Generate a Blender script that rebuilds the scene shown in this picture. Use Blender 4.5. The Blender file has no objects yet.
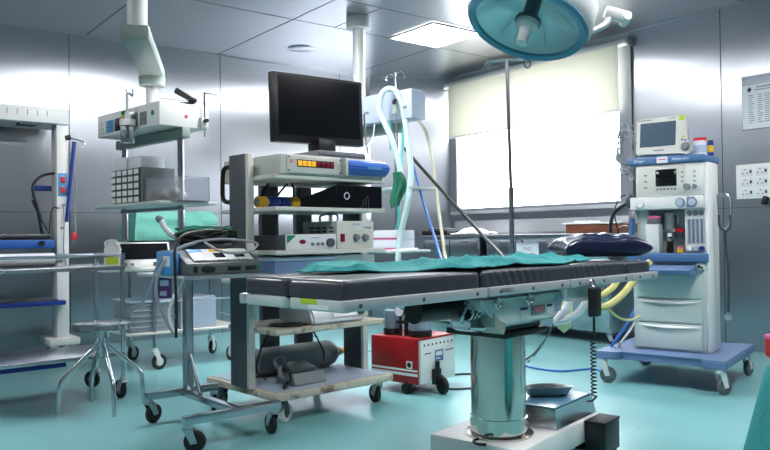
import bpy, bmesh, math, random
from mathutils import Vector, Matrix, noise
random.seed(7)
PI = math.pi
SC = bpy.context.scene
COL = SC.collection

# ------------------------------------------------------------------ materials
def lin(c):
    c = c / 255.0
    return c / 12.92 if c <= 0.04045 else ((c + 0.055) / 1.055) ** 2.4
def rgb(r, g, b): return (lin(r), lin(g), lin(b), 1)
MATS = {}
def mat(name, col, rough=0.5, metal=0.0, trans=0.0, bump=0.0, bscale=40.0, var=0.0, vscale=6.0, emit=0.0,
        coat=0.0, aniso=0.0, ior=1.45, col2=None, stretch=None, alpha=1.0, rvar=0.0, ramp=(0.35, 0.65), arot=0.0, bdet=3):
    m = bpy.data.materials.new(name); m.use_nodes = True
    nt = m.node_tree; b = nt.nodes['Principled BSDF']
    b.inputs['Base Color'].default_value = col
    b.inputs['Roughness'].default_value = rough
    b.inputs['Metallic'].default_value = metal
    b.inputs['IOR'].default_value = ior
    b.inputs['Transmission Weight'].default_value = trans
    b.inputs['Coat Weight'].default_value = coat
    b.inputs['Anisotropic'].default_value = aniso
    b.inputs['Alpha'].default_value = alpha
    if aniso:
        tg = nt.nodes.new('ShaderNodeTangent'); tg.direction_type = 'RADIAL'; tg.axis = 'Z'; nt.links.new(tg.outputs['Tangent'], b.inputs['Tangent'])
        b.inputs['Anisotropic Rotation'].default_value = arot
    if emit:
        b.inputs['Emission Color'].default_value = col
        b.inputs['Emission Strength'].default_value = emit
    if bump or var or rvar:
        tc = nt.nodes.new('ShaderNodeTexCoord')
        mp = nt.nodes.new('ShaderNodeMapping'); nt.links.new(tc.outputs['Object'], mp.inputs['Vector'])
        if stretch: mp.inputs['Scale'].default_value = stretch
    if bump:
        n = nt.nodes.new('ShaderNodeTexNoise'); n.inputs['Scale'].default_value = bscale; n.inputs['Detail'].default_value = bdet
        nt.links.new(mp.outputs['Vector'], n.inputs['Vector'])
        bp = nt.nodes.new('ShaderNodeBump'); bp.inputs['Strength'].default_value = bump; bp.inputs['Distance'].default_value = 0.01
        nt.links.new(n.outputs['Fac'], bp.inputs['Height']); nt.links.new(bp.outputs['Normal'], b.inputs['Normal'])
    if var:
        n = nt.nodes.new('ShaderNodeTexNoise'); n.inputs['Scale'].default_value = vscale; n.inputs['Detail'].default_value = 4
        nt.links.new(mp.outputs['Vector'], n.inputs['Vector'])
        r = nt.nodes.new('ShaderNodeValToRGB')
        c2 = col2 or tuple(x * (1 - var) for x in col[:3]) + (1,)
        r.color_ramp.elements[0].position = ramp[0]; r.color_ramp.elements[0].color = c2
        r.color_ramp.elements[1].position = ramp[1]; r.color_ramp.elements[1].color = col
        nt.links.new(n.outputs['Fac'], r.inputs['Fac']); nt.links.new(r.outputs['Color'], b.inputs['Base Color'])
    if rvar:
        n = nt.nodes.new('ShaderNodeTexNoise'); n.inputs['Scale'].default_value = 2.5; n.inputs['Detail'].default_value = 3
        nt.links.new(mp.outputs['Vector'], n.inputs['Vector'])
        mr = nt.nodes.new('ShaderNodeMapRange'); mr.inputs['To Min'].default_value = rough - rvar; mr.inputs['To Max'].default_value = rough + rvar
        nt.links.new(n.outputs['Fac'], mr.inputs['Value']); nt.links.new(mr.outputs['Result'], b.inputs['Roughness'])
    MATS[name] = m
    return m

M_WALL = mat('brushed_steel_wall', rgb(178, 182, 191), 0.28, 1.0, bump=0.05, bscale=1.0, stretch=(0.5, 0.5, 1.6), aniso=0.88, arot=0.0, bdet=1)
M_CEIL = mat('ceiling_panel', rgb(188, 190, 196), 0.30, 0.95, bump=0.03, bscale=0.7, rvar=0.03)
M_PALE = mat('pale_grey_paint', rgb(128, 132, 138), 0.5)
M_SEAM = mat('seam', rgb(60, 64, 72), 0.6)
M_SEAML = mat('seam_light', rgb(190, 196, 205), 0.3, 0.6)
M_FLOOR = mat('teal_epoxy_floor', rgb(122, 182, 187), 0.3, 0.0, bump=0.03, bscale=30, var=0.06, vscale=1.5, coat=0.12, rvar=0.06)
M_STEEL = mat('stainless', rgb(190, 194, 200), 0.24, 1.0, bump=0.02, bscale=60)
M_CHROME = mat('chrome', rgb(205, 208, 214), 0.14, 1.0)
M_BRUSH = mat('brushed_column', rgb(212, 208, 202), 0.12, 1.0, bump=0.05, bscale=60, stretch=(1, 1, 0.02), aniso=0.4)
M_ALU = mat('aluminium', rgb(200, 204, 210), 0.38, 0.5)
M_WHITE = mat('white_enamel', rgb(232, 233, 234), 0.35)
M_OFFW = mat('off_white_plastic', rgb(220, 222, 222), 0.45)
M_CREAM = mat('cream_enamel', rgb(212, 212, 206), 0.42, var=0.08, vscale=9)
M_GREENGREY = mat('grey_green_enamel', rgb(150, 163, 158), 0.42, var=0.06)
M_LGREEN = mat('pale_green_enamel', rgb(186, 198, 198), 0.42)
M_BEDG = mat('light_grey_casting', rgb(208, 217, 219), 0.45)
M_DGREY = mat('dark_grey_enamel', rgb(74, 80, 88), 0.45)
M_MGREY = mat('mid_grey_plastic', rgb(120, 126, 132), 0.5)
M_ESU = mat('charcoal_plastic', rgb(92, 99, 104), 0.45)
M_BLACK = mat('black_plastic', rgb(22, 23, 26), 0.4)
M_RUBBER = mat('black_rubber', rgb(28, 29, 32), 0.6)
M_TYRE = mat('grey_tyre', rgb(96, 100, 106), 0.6)
M_VINYL = mat('black_vinyl', rgb(58, 61, 70), 0.32, bump=0.2, bscale=14, coat=0.15)
M_NAVY = mat('navy_vinyl', rgb(22, 27, 58), 0.24, bump=0.3, bscale=12, coat=0.3)
M_TEAL = mat('teal_cloth', rgb(36, 134, 138), 0.85, bump=0.5, bscale=40, var=0.12, vscale=14)
M_GCLOTH = mat('green_cloth', rgb(106, 176, 164), 0.85, bump=0.4, bscale=50)
M_SCREEN = mat('dark_screen', rgb(14, 16, 22), 0.13, coat=0.3)
M_SCREENB = mat('blue_grey_screen', rgb(72, 92, 108), 0.2, coat=0.3)
M_BLUE = mat('blue_enamel', rgb(48, 96, 176), 0.4)
M_LBLUE = mat('light_blue_plastic', rgb(84, 150, 208), 0.45)
M_DBLUE = mat('deep_blue_plastic', rgb(28, 56, 140), 0.4)
M_ANBLUE = mat('slate_blue_enamel', rgb(102, 126, 166), 0.42)
M_ANBLUE2 = mat('steel_blue_enamel', rgb(74, 112, 160), 0.42)
M_RED = mat('red_enamel', rgb(156, 26, 32), 0.38, coat=0.2)
M_REDP = mat('red_plastic', rgb(206, 34, 44), 0.4)
M_PINK = mat('pink_card', rgb(216, 96, 150), 0.6)
M_YELLOW = mat('yellow_plastic', rgb(222, 176, 48), 0.5)
M_AMBER = mat('amber_window', rgb(230, 170, 50), 0.3, emit=0.25)
M_DRED = mat('dark_red_window', rgb(120, 16, 34), 0.3)
M_LIME = mat('lime_label', rgb(176, 200, 46), 0.5)
M_GREEN = mat('green_plastic', rgb(24, 124, 88), 0.45)
M_GRUB = mat('green_rubber', rgb(26, 106, 82), 0.6, bump=0.3, bscale=30)
M_PAPER = mat('paper', rgb(228, 232, 242), 0.8)
M_LABEL = mat('label_white', rgb(224, 226, 232), 0.6)
M_INK = mat('ink', rgb(60, 64, 84), 0.7)
M_LINK = mat('light_ink', rgb(222, 228, 240), 0.6)
M_REDINK = mat('red_ink', rgb(222, 110, 124), 0.6)
M_WOOD = mat('reddish_wood', rgb(138, 84, 62), 0.5, bump=0.15, bscale=30, stretch=(1, 8, 8), var=0.35, vscale=8)
M_RUST = mat('chipped_rusty_enamel', rgb(196, 190, 176), 0.5, bump=0.15, bscale=60, var=0.6, vscale=16, col2=rgb(124, 98, 80), ramp=(0.30, 0.48))
M_CLEAR = mat('clear_plastic', (0.95, 0.97, 1, 1), 0.06, 0, trans=0.92, ior=1.2)
M_FROST = mat('milky_plastic', rgb(238, 242, 250), 0.2, 0, trans=0.82, ior=1.15)
M_JAR = mat('bluish_jar_glass', rgb(196, 214, 236), 0.12, 0, trans=0.6, ior=1.2)
M_TUB = mat('blue_tinted_plastic', rgb(140, 164, 210), 0.3, 0, trans=0.4, ior=1.2)
M_GLASSB = mat('blue_glass', rgb(104, 156, 190), 0.2)
M_CYAN = mat('cyan_tube', rgb(206, 234, 238), 0.35, bump=0.5, bscale=90)
M_AQUA = mat('aqua_tube', rgb(96, 196, 190), 0.35)
M_WTUBE = mat('white_tube', rgb(226, 230, 238), 0.4, bump=0.4, bscale=90)
M_YTUBE = mat('yellow_tube', rgb(192, 188, 126), 0.4, bump=0.4, bscale=90)
M_YBAG = mat('pale_yellow_bag', rgb(204, 206, 150), 0.5)
M_CRM_TUBE = mat('cream_tube', rgb(224, 216, 190), 0.45)
M_BCABLE = mat('blue_cable', rgb(54, 116, 196), 0.45)
M_GCABLE = mat('grey_cable', rgb(150, 158, 166), 0.45)
M_TCABLE = mat('teal_cable', rgb(36, 120, 104), 0.5)
M_FRAME = mat('window_frame_metal', rgb(118, 123, 134), 0.6, 0.1)
M_KCABLE = mat('black_cable', rgb(18, 19, 22), 0.5)
M_CRATE = mat('grey_crate', rgb(140, 150, 162), 0.45)
M_CRATEL = mat('pale_blue_grey', rgb(172, 186, 208), 0.45)
M_PURPLE = mat('purple_card', rgb(74, 52, 112), 0.6)
M_BROWN = mat('brown_glass', rgb(26, 18, 16), 0.12, coat=0.4)
M_COTTON = mat('cotton', rgb(240, 238, 238), 0.95)
M_LAMPB = mat('teal_lamp_bezel', rgb(84, 148, 176), 0.35)
M_LAMPW = mat('lamp_shell', rgb(214, 216, 220), 0.35)
M_LAMPIN = mat('lamp_reflector', rgb(216, 236, 242), 0.25, 0.25, bump=0.2, bscale=7)
M_PANE = mat('bright_frosted_pane', (0.93, 0.965, 1.0, 1), 0.5, emit=4.5)
M_LIGHT = mat('lit_diffuser', (1.0, 1.0, 1.0, 1), 0.5, emit=17.0)
M_LSTRIP = mat('warm_lamp', (0.9, 0.95, 1.0, 1), 0.5, emit=1.0)

def blind_mat():
    m = bpy.data.materials.new('cream_blind_fabric'); m.use_nodes = True
    nt = m.node_tree; nt.nodes.clear()
    o = nt.nodes.new('ShaderNodeOutputMaterial'); mx = nt.nodes.new('ShaderNodeMixShader')
    d = nt.nodes.new('ShaderNodeBsdfDiffuse'); t = nt.nodes.new('ShaderNodeBsdfTranslucent')
    d.inputs['Color'].default_value = rgb(238, 234, 216); t.inputs['Color'].default_value = (0.74, 0.72, 0.62, 1)
    tc = nt.nodes.new('ShaderNodeTexCoord'); n = nt.nodes.new('ShaderNodeTexNoise'); n.inputs['Scale'].default_value = 300
    bp = nt.nodes.new('ShaderNodeBump'); bp.inputs['Strength'].default_value = 0.1
    nt.links.new(tc.outputs['Object'], n.inputs['Vector']); nt.links.new(n.outputs['Fac'], bp.inputs['Height'])
    nt.links.new(bp.outputs['Normal'], d.inputs['Normal'])
    mx.inputs[0].default_value = 0.04
    nt.links.new(d.outputs[0], mx.inputs[1]); nt.links.new(t.outputs[0], mx.inputs[2]); nt.links.new(mx.outputs[0], o.inputs[0])
    return m
M_BLIND = blind_mat()

# ------------------------------------------------------------------ mesh builder
def spline(pts, n=8):
    pts = [Vector(p) for p in pts]
    if len(pts) < 3: return pts
    out = []
    for i in range(len(pts) - 1):
        p0 = pts[i - 1] if i else pts[0] * 2 - pts[1]
        p1, p2 = pts[i], pts[i + 1]
        p3 = pts[i + 2] if i + 2 < len(pts) else pts[-1] * 2 - pts[-2]
        for k in range(n):
            t = k / n
            out.append(0.5 * ((2 * p1) + (-p0 + p2) * t + (2 * p0 - 5 * p1 + 4 * p2 - p3) * t * t + (-p0 + 3 * p1 - 3 * p2 + p3) * t ** 3))
    out.append(pts[-1])
    return out

class MB:
    def __init__(s): s.bm = bmesh.new(); s.mi = 0
    def mark(s): return len(s.bm.faces)
    def _done(s, n0):
        s.bm.faces.ensure_lookup_table()
        for f in s.bm.faces[n0:]: f.material_index = s.mi
        return s
    def box(s, c, d, bev=0.0, rot=None, seg=2):
        n0 = s.mark()
        t = bmesh.new(); bmesh.ops.create_cube(t, size=1.0)
        for v in t.verts: v.co = Vector((v.co.x * d[0], v.co.y * d[1], v.co.z * d[2]))
        if bev > 0:
            bmesh.ops.bevel(t, geom=t.edges[:], offset=min(bev, min(d) * 0.49), segments=seg, affect='EDGES', profile=0.5)
        mtx = Matrix.Translation(Vector(c)) @ (rot.to_4x4() if rot is not None else Matrix())
        s._merge(t, mtx); return s._done(n0)
    def bx(s, x0, x1, y0, y1, z0, z1, bev=0.0):
        return s.box(((x0 + x1) / 2, (y0 + y1) / 2, (z0 + z1) / 2), (abs(x1 - x0), abs(y1 - y0), abs(z1 - z0)), bev)
    def _merge(s, t, mtx):
        vm = {v: s.bm.verts.new(mtx @ v.co) for v in t.verts}
        for f in t.faces:
            try: s.bm.faces.new([vm[v] for v in f.verts])
            except ValueError: pass
        t.free()
    def ring(s, c, ax1, ax2, r1, r2, seg):
        return [s.bm.verts.new(c + ax1 * (r1 * math.cos(2 * PI * k / seg)) + ax2 * (r2 * math.sin(2 * PI * k / seg))) for k in range(seg)]
    def bridge(s, a, b):
        n = len(a)
        for k in range(n): s.bm.faces.new((a[k], a[(k + 1) % n], b[(k + 1) % n], b[k]))
    def cyl(s, p0, p1, r, r1=None, seg=20, cap=True):
        n0 = s.mark(); p0, p1 = Vector(p0), Vector(p1); d = (p1 - p0).normalized()
        a = d.orthogonal().normalized(); b = d.cross(a); r1 = r if r1 is None else r1
        A = s.ring(p0, a, b, r, r, seg); B = s.ring(p1, a, b, r1, r1, seg); s.bridge(A, B)
        if cap: s.bm.faces.new(A[::-1]); s.bm.faces.new(B)
        return s._done(n0)
    def tube(s, pts, r, seg=8, n=8, smooth=True, cap=True):
        n0 = s.mark(); P = spline(pts, n) if smooth else [Vector(p) for p in pts]
        P = [p for i, p in enumerate(P) if i == 0 or (p - P[i - 1]).length > 1e-5]
        prev = None; a = None
        for i, p in enumerate(P):
            d = (P[min(i + 1, len(P) - 1)] - P[max(i - 1, 0)]).normalized()
            if a is None: a = d.orthogonal().normalized()
            else:
                a = a - d * a.dot(d)
                a = a.normalized() if a.length > 1e-6 else d.orthogonal().normalized()
            R = s.ring(p, a, d.cross(a), r, r, seg)
            if prev: s.bridge(prev, R)
            elif cap: s.bm.faces.new(R[::-1])
            prev = R
        if cap: s.bm.faces.new(prev)
        return s._done(n0)
    def lathe(s, prof, c=(0, 0, 0), seg=28, axis=None):
        """prof: (r, h) pairs along axis"""
        n0 = s.mark(); c = Vector(c); d = Vector(axis or (0, 0, 1)).normalized()
        a = d.orthogonal().normalized(); b = d.cross(a); prev = None
        for r, h in prof:
            if r < 1e-6: R = [s.bm.verts.new(c + d * h)]
            else: R = s.ring(c + d * h, a, b, r, r, seg)
            if prev:
                if len(prev) == 1 and len(R) > 1:
                    for k in range(seg): s.bm.faces.new((prev[0], R[(k + 1) % seg], R[k]))
                elif len(R) == 1 and len(prev) > 1:
                    for k in range(seg): s.bm.faces.new((prev[k], prev[(k + 1) % seg], R[0]))
                elif len(R) > 1: s.bridge(prev, R)
            prev = R
        return s._done(n0)
    def prism(s, poly, axis, a0, a1):
        """poly of 2-D points; axis 'x' -> (y,z), 'y' -> (x,z), 'z' -> (x,y)"""
        n0 = s.mark()
        f = {'x': lambda p, a: (a, p[0], p[1]), 'y': lambda p, a: (p[0], a, p[1]), 'z': lambda p, a: (p[0], p[1], a)}[axis]
        A = [s.bm.verts.new(f(p, a0)) for p in poly]; B = [s.bm.verts.new(f(p, a1)) for p in poly]
        s.bridge(A, B); s.bm.faces.new(A[::-1]); s.bm.faces.new(B)
        return s._done(n0)
    def torus(s, c, R, r, axis=(0, 0, 1), seg=28, ts=8, a0=0, a1=2 * PI):
        d = Vector(axis).normalized(); a = d.orthogonal().normalized(); b = d.cross(a); c = Vector(c)
        full = abs(a1 - a0 - 2 * PI) < 1e-4
        pts = [c + a * R * math.cos(a0 + (a1 - a0) * k / seg) + b * R * math.sin(a0 + (a1 - a0) * k / seg) for k in range(seg + 1)]
        if not full: return s.tube(pts, r, ts, smooth=False)
        n0 = s.mark(); rings = []
        for k in range(seg):
            t = 2 * PI * k / seg; o = a * math.cos(t) + b * math.sin(t)
            rings.append(s.ring(c + o * R, o, d, r, r, ts))
        for k in range(seg): s.bridge(rings[k], rings[(k + 1) % seg])
        return s._done(n0)
    def blob(s, c, d, seg=16, rings=10, pw=1.0):
        n0 = s.mark(); t = bmesh.new(); bmesh.ops.create_uvsphere(t, u_segments=seg, v_segments=rings, radius=1)
        for v in t.verts:
            v.co = Vector([math.copysign(abs(q) ** pw, q) * e for q, e in zip(v.co, d)])
        s._merge(t, Matrix.Translation(Vector(c))); return s._done(n0)
    def grid(s, f, nu, nv, thick=0.0):
        """surface f(u,v)->point, u,v in 0..1; thick extrudes below along the normals"""
        n0 = s.mark()
        def lay(off):
            return [[s.bm.verts.new(Vector(f(i / nu, j / nv)) + off(i, j)) for j in range(nv + 1)] for i in range(nu + 1)]
        A = lay(lambda i, j: Vector())
        for i in range(nu):
            for j in range(nv): s.bm.faces.new((A[i][j], A[i + 1][j], A[i + 1][j + 1], A[i][j + 1]))
        if thick:
            s.bm.normal_update()
            B = [[s.bm.verts.new(A[i][j].co - A[i][j].normal * thick) for j in range(nv + 1)] for i in range(nu + 1)]
            for i in range(nu):
                for j in range(nv): s.bm.faces.new((B[i][j], B[i][j + 1], B[i + 1][j + 1], B[i + 1][j]))
            e = [(A[i][0], A[i + 1][0], B[i + 1][0], B[i][0]) for i in range(nu)] + [(A[i + 1][nv], A[i][nv], B[i][nv], B[i + 1][nv]) for i in range(nu)]
            e += [(A[0][j + 1], A[0][j], B[0][j], B[0][j + 1]) for j in range(nv)] + [(A[nu][j], A[nu][j + 1], B[nu][j + 1], B[nu][j]) for j in range(nv)]
            for q in e: s.bm.faces.new(q)
        return s._done(n0)
    def build(s, name, mats, parent=None, smooth=True, ang=38, recalc=True):
        if recalc: bmesh.ops.recalc_face_normals(s.bm, faces=s.bm.faces[:])
        me = bpy.data.meshes.new(name); s.bm.to_mesh(me); s.bm.free()
        for m in (mats if isinstance(mats, (list, tuple)) else [mats]): me.materials.append(m)
        if smooth:
            for p in me.polygons: p.use_smooth = True
            try: me.set_sharp_from_angle(angle=math.radians(ang))
            except Exception: pass
        o = bpy.data.objects.new(name, me); COL.objects.link(o)
        if parent: o.parent = parent
        return o

def tag(o, label, cat, group=None, kind=None):
    o['label'] = label; o['category'] = cat
    if group: o['group'] = group
    if kind: o['kind'] = kind
    return o
def struct(o): o['kind'] = 'structure'; return o
def thing(name, label, cat, loc=(0, 0, 0), az=0.0, group=None):
    o = bpy.data.objects.new(name, None); COL.objects.link(o)
    o.empty_display_size = 0.1; o.location = loc; o.rotation_euler = (0, 0, math.radians(az))
    return tag(o, label, cat, group)
def fr(x, y, az):
    m = Matrix.Translation((x, y, 0)) @ Matrix.Rotation(math.radians(az), 4, 'Z')
    return lambda u, v, z=0.0: m @ Vector((u, v, z))
def text(s, size, mt, parent, loc, rot, name='lettering', depth=0.0008, align='CENTER', bold=0.0):
    c = bpy.data.curves.new(name, 'FONT'); c.body = s; c.size = size; c.extrude = depth; c.align_x = align; c.align_y = 'CENTER'; c.offset = bold
    t = bpy.data.objects.new('tmp', c); COL.objects.link(t)
    dg = bpy.context.evaluated_depsgraph_get()
    me = bpy.data.meshes.new_from_object(t.evaluated_get(dg)); bpy.data.objects.remove(t)
    me.materials.clear(); me.materials.append(mt)
    o = bpy.data.objects.new(name, me); COL.objects.link(o); o.location = loc; o.rotation_euler = rot
    if parent: o.parent = parent
    return o
FRONT = (PI / 2, 0, 0)            # text facing local -y
def caster(p, u, v, zt, r=0.05, ang=0.0, w=0.026, fork=M_ALU, tyre=M_RUBBER, hub=M_MGREY, stem=True):
    """swivel caster: fork under (u,v,zt), wheel standing on the floor"""
    R = Matrix.Rotation(math.radians(ang), 3, 'Z'); off = R @ Vector((0.6 * r, 0, 0))
    c = Vector((u, v, r)) + off; ax = R @ Vector((0, 1, 0))
    b = MB()
    b.cyl((u, v, zt), (u, v, zt - 0.02), 0.022)
    top = zt - 0.02
    for sgn in (-1, 1):
        q = ax * (sgn * (w / 2 + 0.006))
        P = [Vector((u, v, top)) + q + R @ Vector((-0.02, 0, 0)), Vector((u, v, top)) + q + R @ Vector((0.025, 0, 0)), c + q + R @ Vector((0.016, 0, -0.004)), c + q + R @ Vector((-0.014, 0, -0.01))]
        n0 = b.mark(); A = [b.bm.verts.new(x + ax * 0.002) for x in P]; B = [b.bm.verts.new(x - ax * 0.002) for x in P]
        b.bridge(A, B); b.bm.faces.new(A[::-1]); b.bm.faces.new(B)
    b.box((u, v, top), (0.05, w + 0.016, 0.008), 0.002, R)
    b.cyl(c - ax * (w / 2 + 0.01), c + ax * (w / 2 + 0.01), 0.006, seg=8)
    f = b.build('caster', fork, p)
    t = MB(); t.lathe([(r * 0.55, -w / 2), (r * 0.9, -w / 2), (r, -w * 0.3), (r, w * 0.3), (r * 0.9, w / 2), (r * 0.55, w / 2), (r * 0.55, -w / 2)], c, 24, ax)
    t.mi = 1; t.lathe([(0.001, -w * 0.36), (r * 0.56, -w * 0.36), (r * 0.56, w * 0.36), (0.001, w * 0.36)], c, 20, ax)
    t.build('wheel', [tyre, hub], f)
    return f
def cable(name, pts, r, m, label, cat='cable', group=None, n=8, seg=8):
    return tag(MB().tube(pts, r, seg, n).build(name, m), label, cat, group)

# ------------------------------------------------------------------ camera
F_PX = 743.5
roll, pitch, yaw = -0.0118, 0.0151, 2.4856
fwv = Vector((math.cos(pitch) * math.cos(yaw), math.cos(pitch) * math.sin(yaw), math.sin(pitch)))
rtv = Vector((math.sin(yaw), -math.cos(yaw), 0)); upv = rtv.cross(fwv)
r2 = rtv * math.cos(roll) + upv * math.sin(roll); u2 = -rtv * math.sin(roll) + upv * math.cos(roll)
cd = bpy.data.cameras.new('camera'); cam = bpy.data.objects.new('camera', cd); COL.objects.link(cam)
cam.matrix_world = Matrix(((r2.x, u2.x, -fwv.x, 0), (r2.y, u2.y, -fwv.y, 0), (r2.z, u2.z, -fwv.z, 0.97), (0, 0, 0, 1)))
cd.sensor_fit = 'HORIZONTAL'; cd.sensor_width = 36; cd.lens = 36 * F_PX / 770; cd.clip_start = 0.05
SC.camera = cam
def vw(d, r, z=0.0):                 # a floor point by distance ahead and to the right of the camera's foot
    g = Vector((fwv.x, fwv.y, 0)).normalized()
    p = g * d + rtv * r; return Vector((p.x, p.y, z))

# ------------------------------------------------------------------ room
H = 2.86; XL = -7.095; YW = 6.047; XR = 2.2; YB = -2.6
C1 = Vector((XL, 5.256)); C2 = Vector((-6.569, YW))
b = MB(); b.bx(XL - 0.3, XR + .1, YB - .1, YW + 0.3, -0.06, 0); struct(b.build('floor', M_FLOOR, smooth=False))
b = MB(); b.bx(XL - 0.3, XR + .1, YB - .1, YW + 0.3, H, H + 0.06); b.mi = 1
for y, x0, x1 in ((-1.8, XL, XR), (-0.55, XL, XR), (0.75, XL, XR), (2.0, XL, XR), (3.3, XL, XR), (3.73, -5.56, -4.86), (4.95, XL, XR)): b.bx(x0, x1, y - 0.004, y + 0.004, H - 0.002, H + 0.001)
for x, y0, y1 in ((-5.56, YB, YW), (-4.86, 3.3, YW), (-3.0, YB, YW), (-1.8, YB, YW), (0.6, YB, YW)): b.bx(x - 0.004, x + 0.004, y0, y1, H - 0.0015, H + 0.001)
struct(b.build('ceiling', [M_CEIL, M_SEAM], smooth=False))
b = MB(); b.bx(XL - 0.08, XL, YB - .1, C1.y, 0, H); b.mi = 1
for y in (-1.12, 0.365, 1.85, 3.335, 4.82): b.bx(XL, XL + 0.002, y - 0.003, y + 0.003, 0, H)
for y0, y1, z in ((1.85, 3.335, 2.35), (3.335, 5.25, 2.35), (-2.6, 1.85, 1.22), (1.85, 5.25, 1.22)): b.bx(XL, XL + 0.002, y0, y1, z - 0.002, z + 0.002)
struct(b.build('wall_left', [M_WALL, M_SEAM], smooth=False))
b = MB(); e = (C2 - C1); n = Vector((e.y, -e.x)).normalized()
b.prism([tuple(C1), tuple(C2), tuple(C2 - n * 0.08), tuple(C1 - n * 0.08)], 'z', 0, H)
struct(b.build('wall_corner', M_WALL, smooth=False))
WX0, WX1, WZ0, WZ1 = -6.50, -4.10, 1.25, 2.74
b = MB()
b.bx(C2.x - .1, WX0, YW, YW + 0.12, 0, H); b.bx(WX1, XR + .1, YW, YW + 0.12, 0, H)
b.bx(WX0, WX1, YW, YW + 0.12, 0, WZ0); b.bx(WX0, WX1, YW, YW + 0.12, WZ1, H)
b.mi = 1
for x in (-3.205, -1.7, -0.2): b.bx(x - 0.003, x + 0.003, YW - 0.002, YW, 0, H)
for x0, x1, z in ((-3.2, XR, 2.22), (-3.2, XR, 1.17), (-4.05, -3.2, 1.17)): b.bx(x0, x1, YW - 0.002, YW, z - 0.0015, z + 0.0015)
struct(b.build('wall_right', [M_WALL, M_SEAM], smooth=False))
b = MB(); b.bx(XR, XR + 0.08, YB - .1, YW, 0, H); struct(b.build('wall_near', M_PALE, smooth=False))
b = MB(); b.bx(XL, XR, YB - 0.08, YB, 0, H); struct(b.build('wall_back', M_PALE, smooth=False))
# ceiling cove bead, sill shelf and steel apron under the window
b = MB(); b.bx(XL, XL + 0.012, YB, C1.y, H - 0.012, H); b.bx(C2.x, XR, YW - 0.012, YW, H - 0.012, H)
b.prism([tuple(C1), tuple(C2), tuple(C2 + n * 0.012), tuple(C1 + n * 0.012)], 'z', H - 0.012, H)
struct(b.build('trim_1', M_SEAML, smooth=False))
b = MB(); b.bx(-6.46, -3.9, YW - 0.035, YW, 1.00, 1.135); b.bx(-6.52, -4.08, YW - 0.05, YW, 1.215, 1.25)
struct(b.build('trim_2', M_ALU, smooth=False))
# window
b = MB()
for x0, x1 in ((WX0 - 0.045, WX0 + 0.075), (WX1 - 0.09, WX1 + 0.05)): b.bx(x0, x1, YW - 0.025, YW + 0.10, WZ0, WZ1, 0.004)
b.bx(WX0, WX1, YW - 0.02, YW + 0.10, WZ0, WZ0 + 0.03, 0.004); b.bx(WX0, WX1, YW - 0.02, YW + 0.10, WZ1 - 0.05, WZ1, 0.004)
w = struct(b.build('window_1', M_FRAME, smooth=False))
b = MB(); b.bx(WX0, WX1, YW + 0.06, YW + 0.07, WZ0, WZ1); b.build('pane', M_PANE, w, smooth=False)
# blind
t = thing('roller_blind', 'cream roller blind pulled halfway down over the bright window', 'blind', (-5.32, 5.98, 0))
b = MB(); b.cyl((-1.23, 0, 2.752), (1.27, 0, 2.752), 0.038, seg=20); b.build('roller', M_WHITE, t)
for u in (-1.24, 1.28): b = MB(); b.box((u, 0.02, 2.752), (0.02, 0.09, 0.09), 0.006); b.build('bracket', M_ALU, t)
b = MB(); b.grid(lambda p, q: (-1.15 + 2.335 * p, -0.03 - 0.004 * math.sin(q * PI), 2.76 - 0.64 * q), 4, 10); b.build('fabric', M_BLIND, t)
b = MB(); b.bx(-1.15, 1.185, -0.038, -0.022, 2.108, 2.128, 0.004); b.build('bottom_bar', M_OFFW, t)

# ------------------------------------------------------------------ ceiling fittings
def ceil_light(x, y, lab, w=0.62, d=0.6):
    t = thing('ceiling_light', lab, 'light', (x, y, H - 0.012), 0, 'ceiling light panels')
    b = MB()
    for s in (-1, 1): b.bx(s * w / 2 - 0.012, s * w / 2 + 0.012, -d / 2, d / 2, -0.006, 0.008); b.bx(-w / 2, w / 2, s * d / 2 - 0.012, s * d / 2 + 0.012, -0.006, 0.008)
    b.build('frame', M_WHITE, t, smooth=False)
    b = MB(); b.bx(-w / 2 + .01, w / 2 - .01, -d / 2 + .01, d / 2 - .01, 0, 0.006); b.build('diffuser', M_LIGHT, t, smooth=False)
ceil_light(-5.215, 4.64, 'bright square ceiling light panel behind the surgical lamp')
ceil_light(-3.6, 2.67, 'ceiling light panel out of frame above the operating table')
ceil_light(-1.2, 4.6, 'added fill light panel, unseen above the right wall')  # unseen panel added to brighten the room from the right
ceil_light(-1.2, 0.1, 'added fill light panel, unseen above the camera')  # no known fitting here; added as soft fill from the camera side
ceil_light(-4.9, -0.5, 'added fill light panel, unseen above the left bench')  # invented panel that lights the front of the pendant outlet box
ceil_light(-4.75, 2.45, 'ceiling light panel just out of frame in front of the far pendant')
ceil_light(-1.2, 2.67, 'ceiling light panel out of frame above the covered table')
b = MB(); b.lathe([(0.0, -0.012), (0.12, -0.012), (0.135, -0.006), (0.135, 0.0)], (-6.37, 3.87, H), 32)
tag(b.build('ceiling_disc', M_CEIL), 'flat round metal disc on the ceiling above the monitor', 'ceiling cover')

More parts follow.
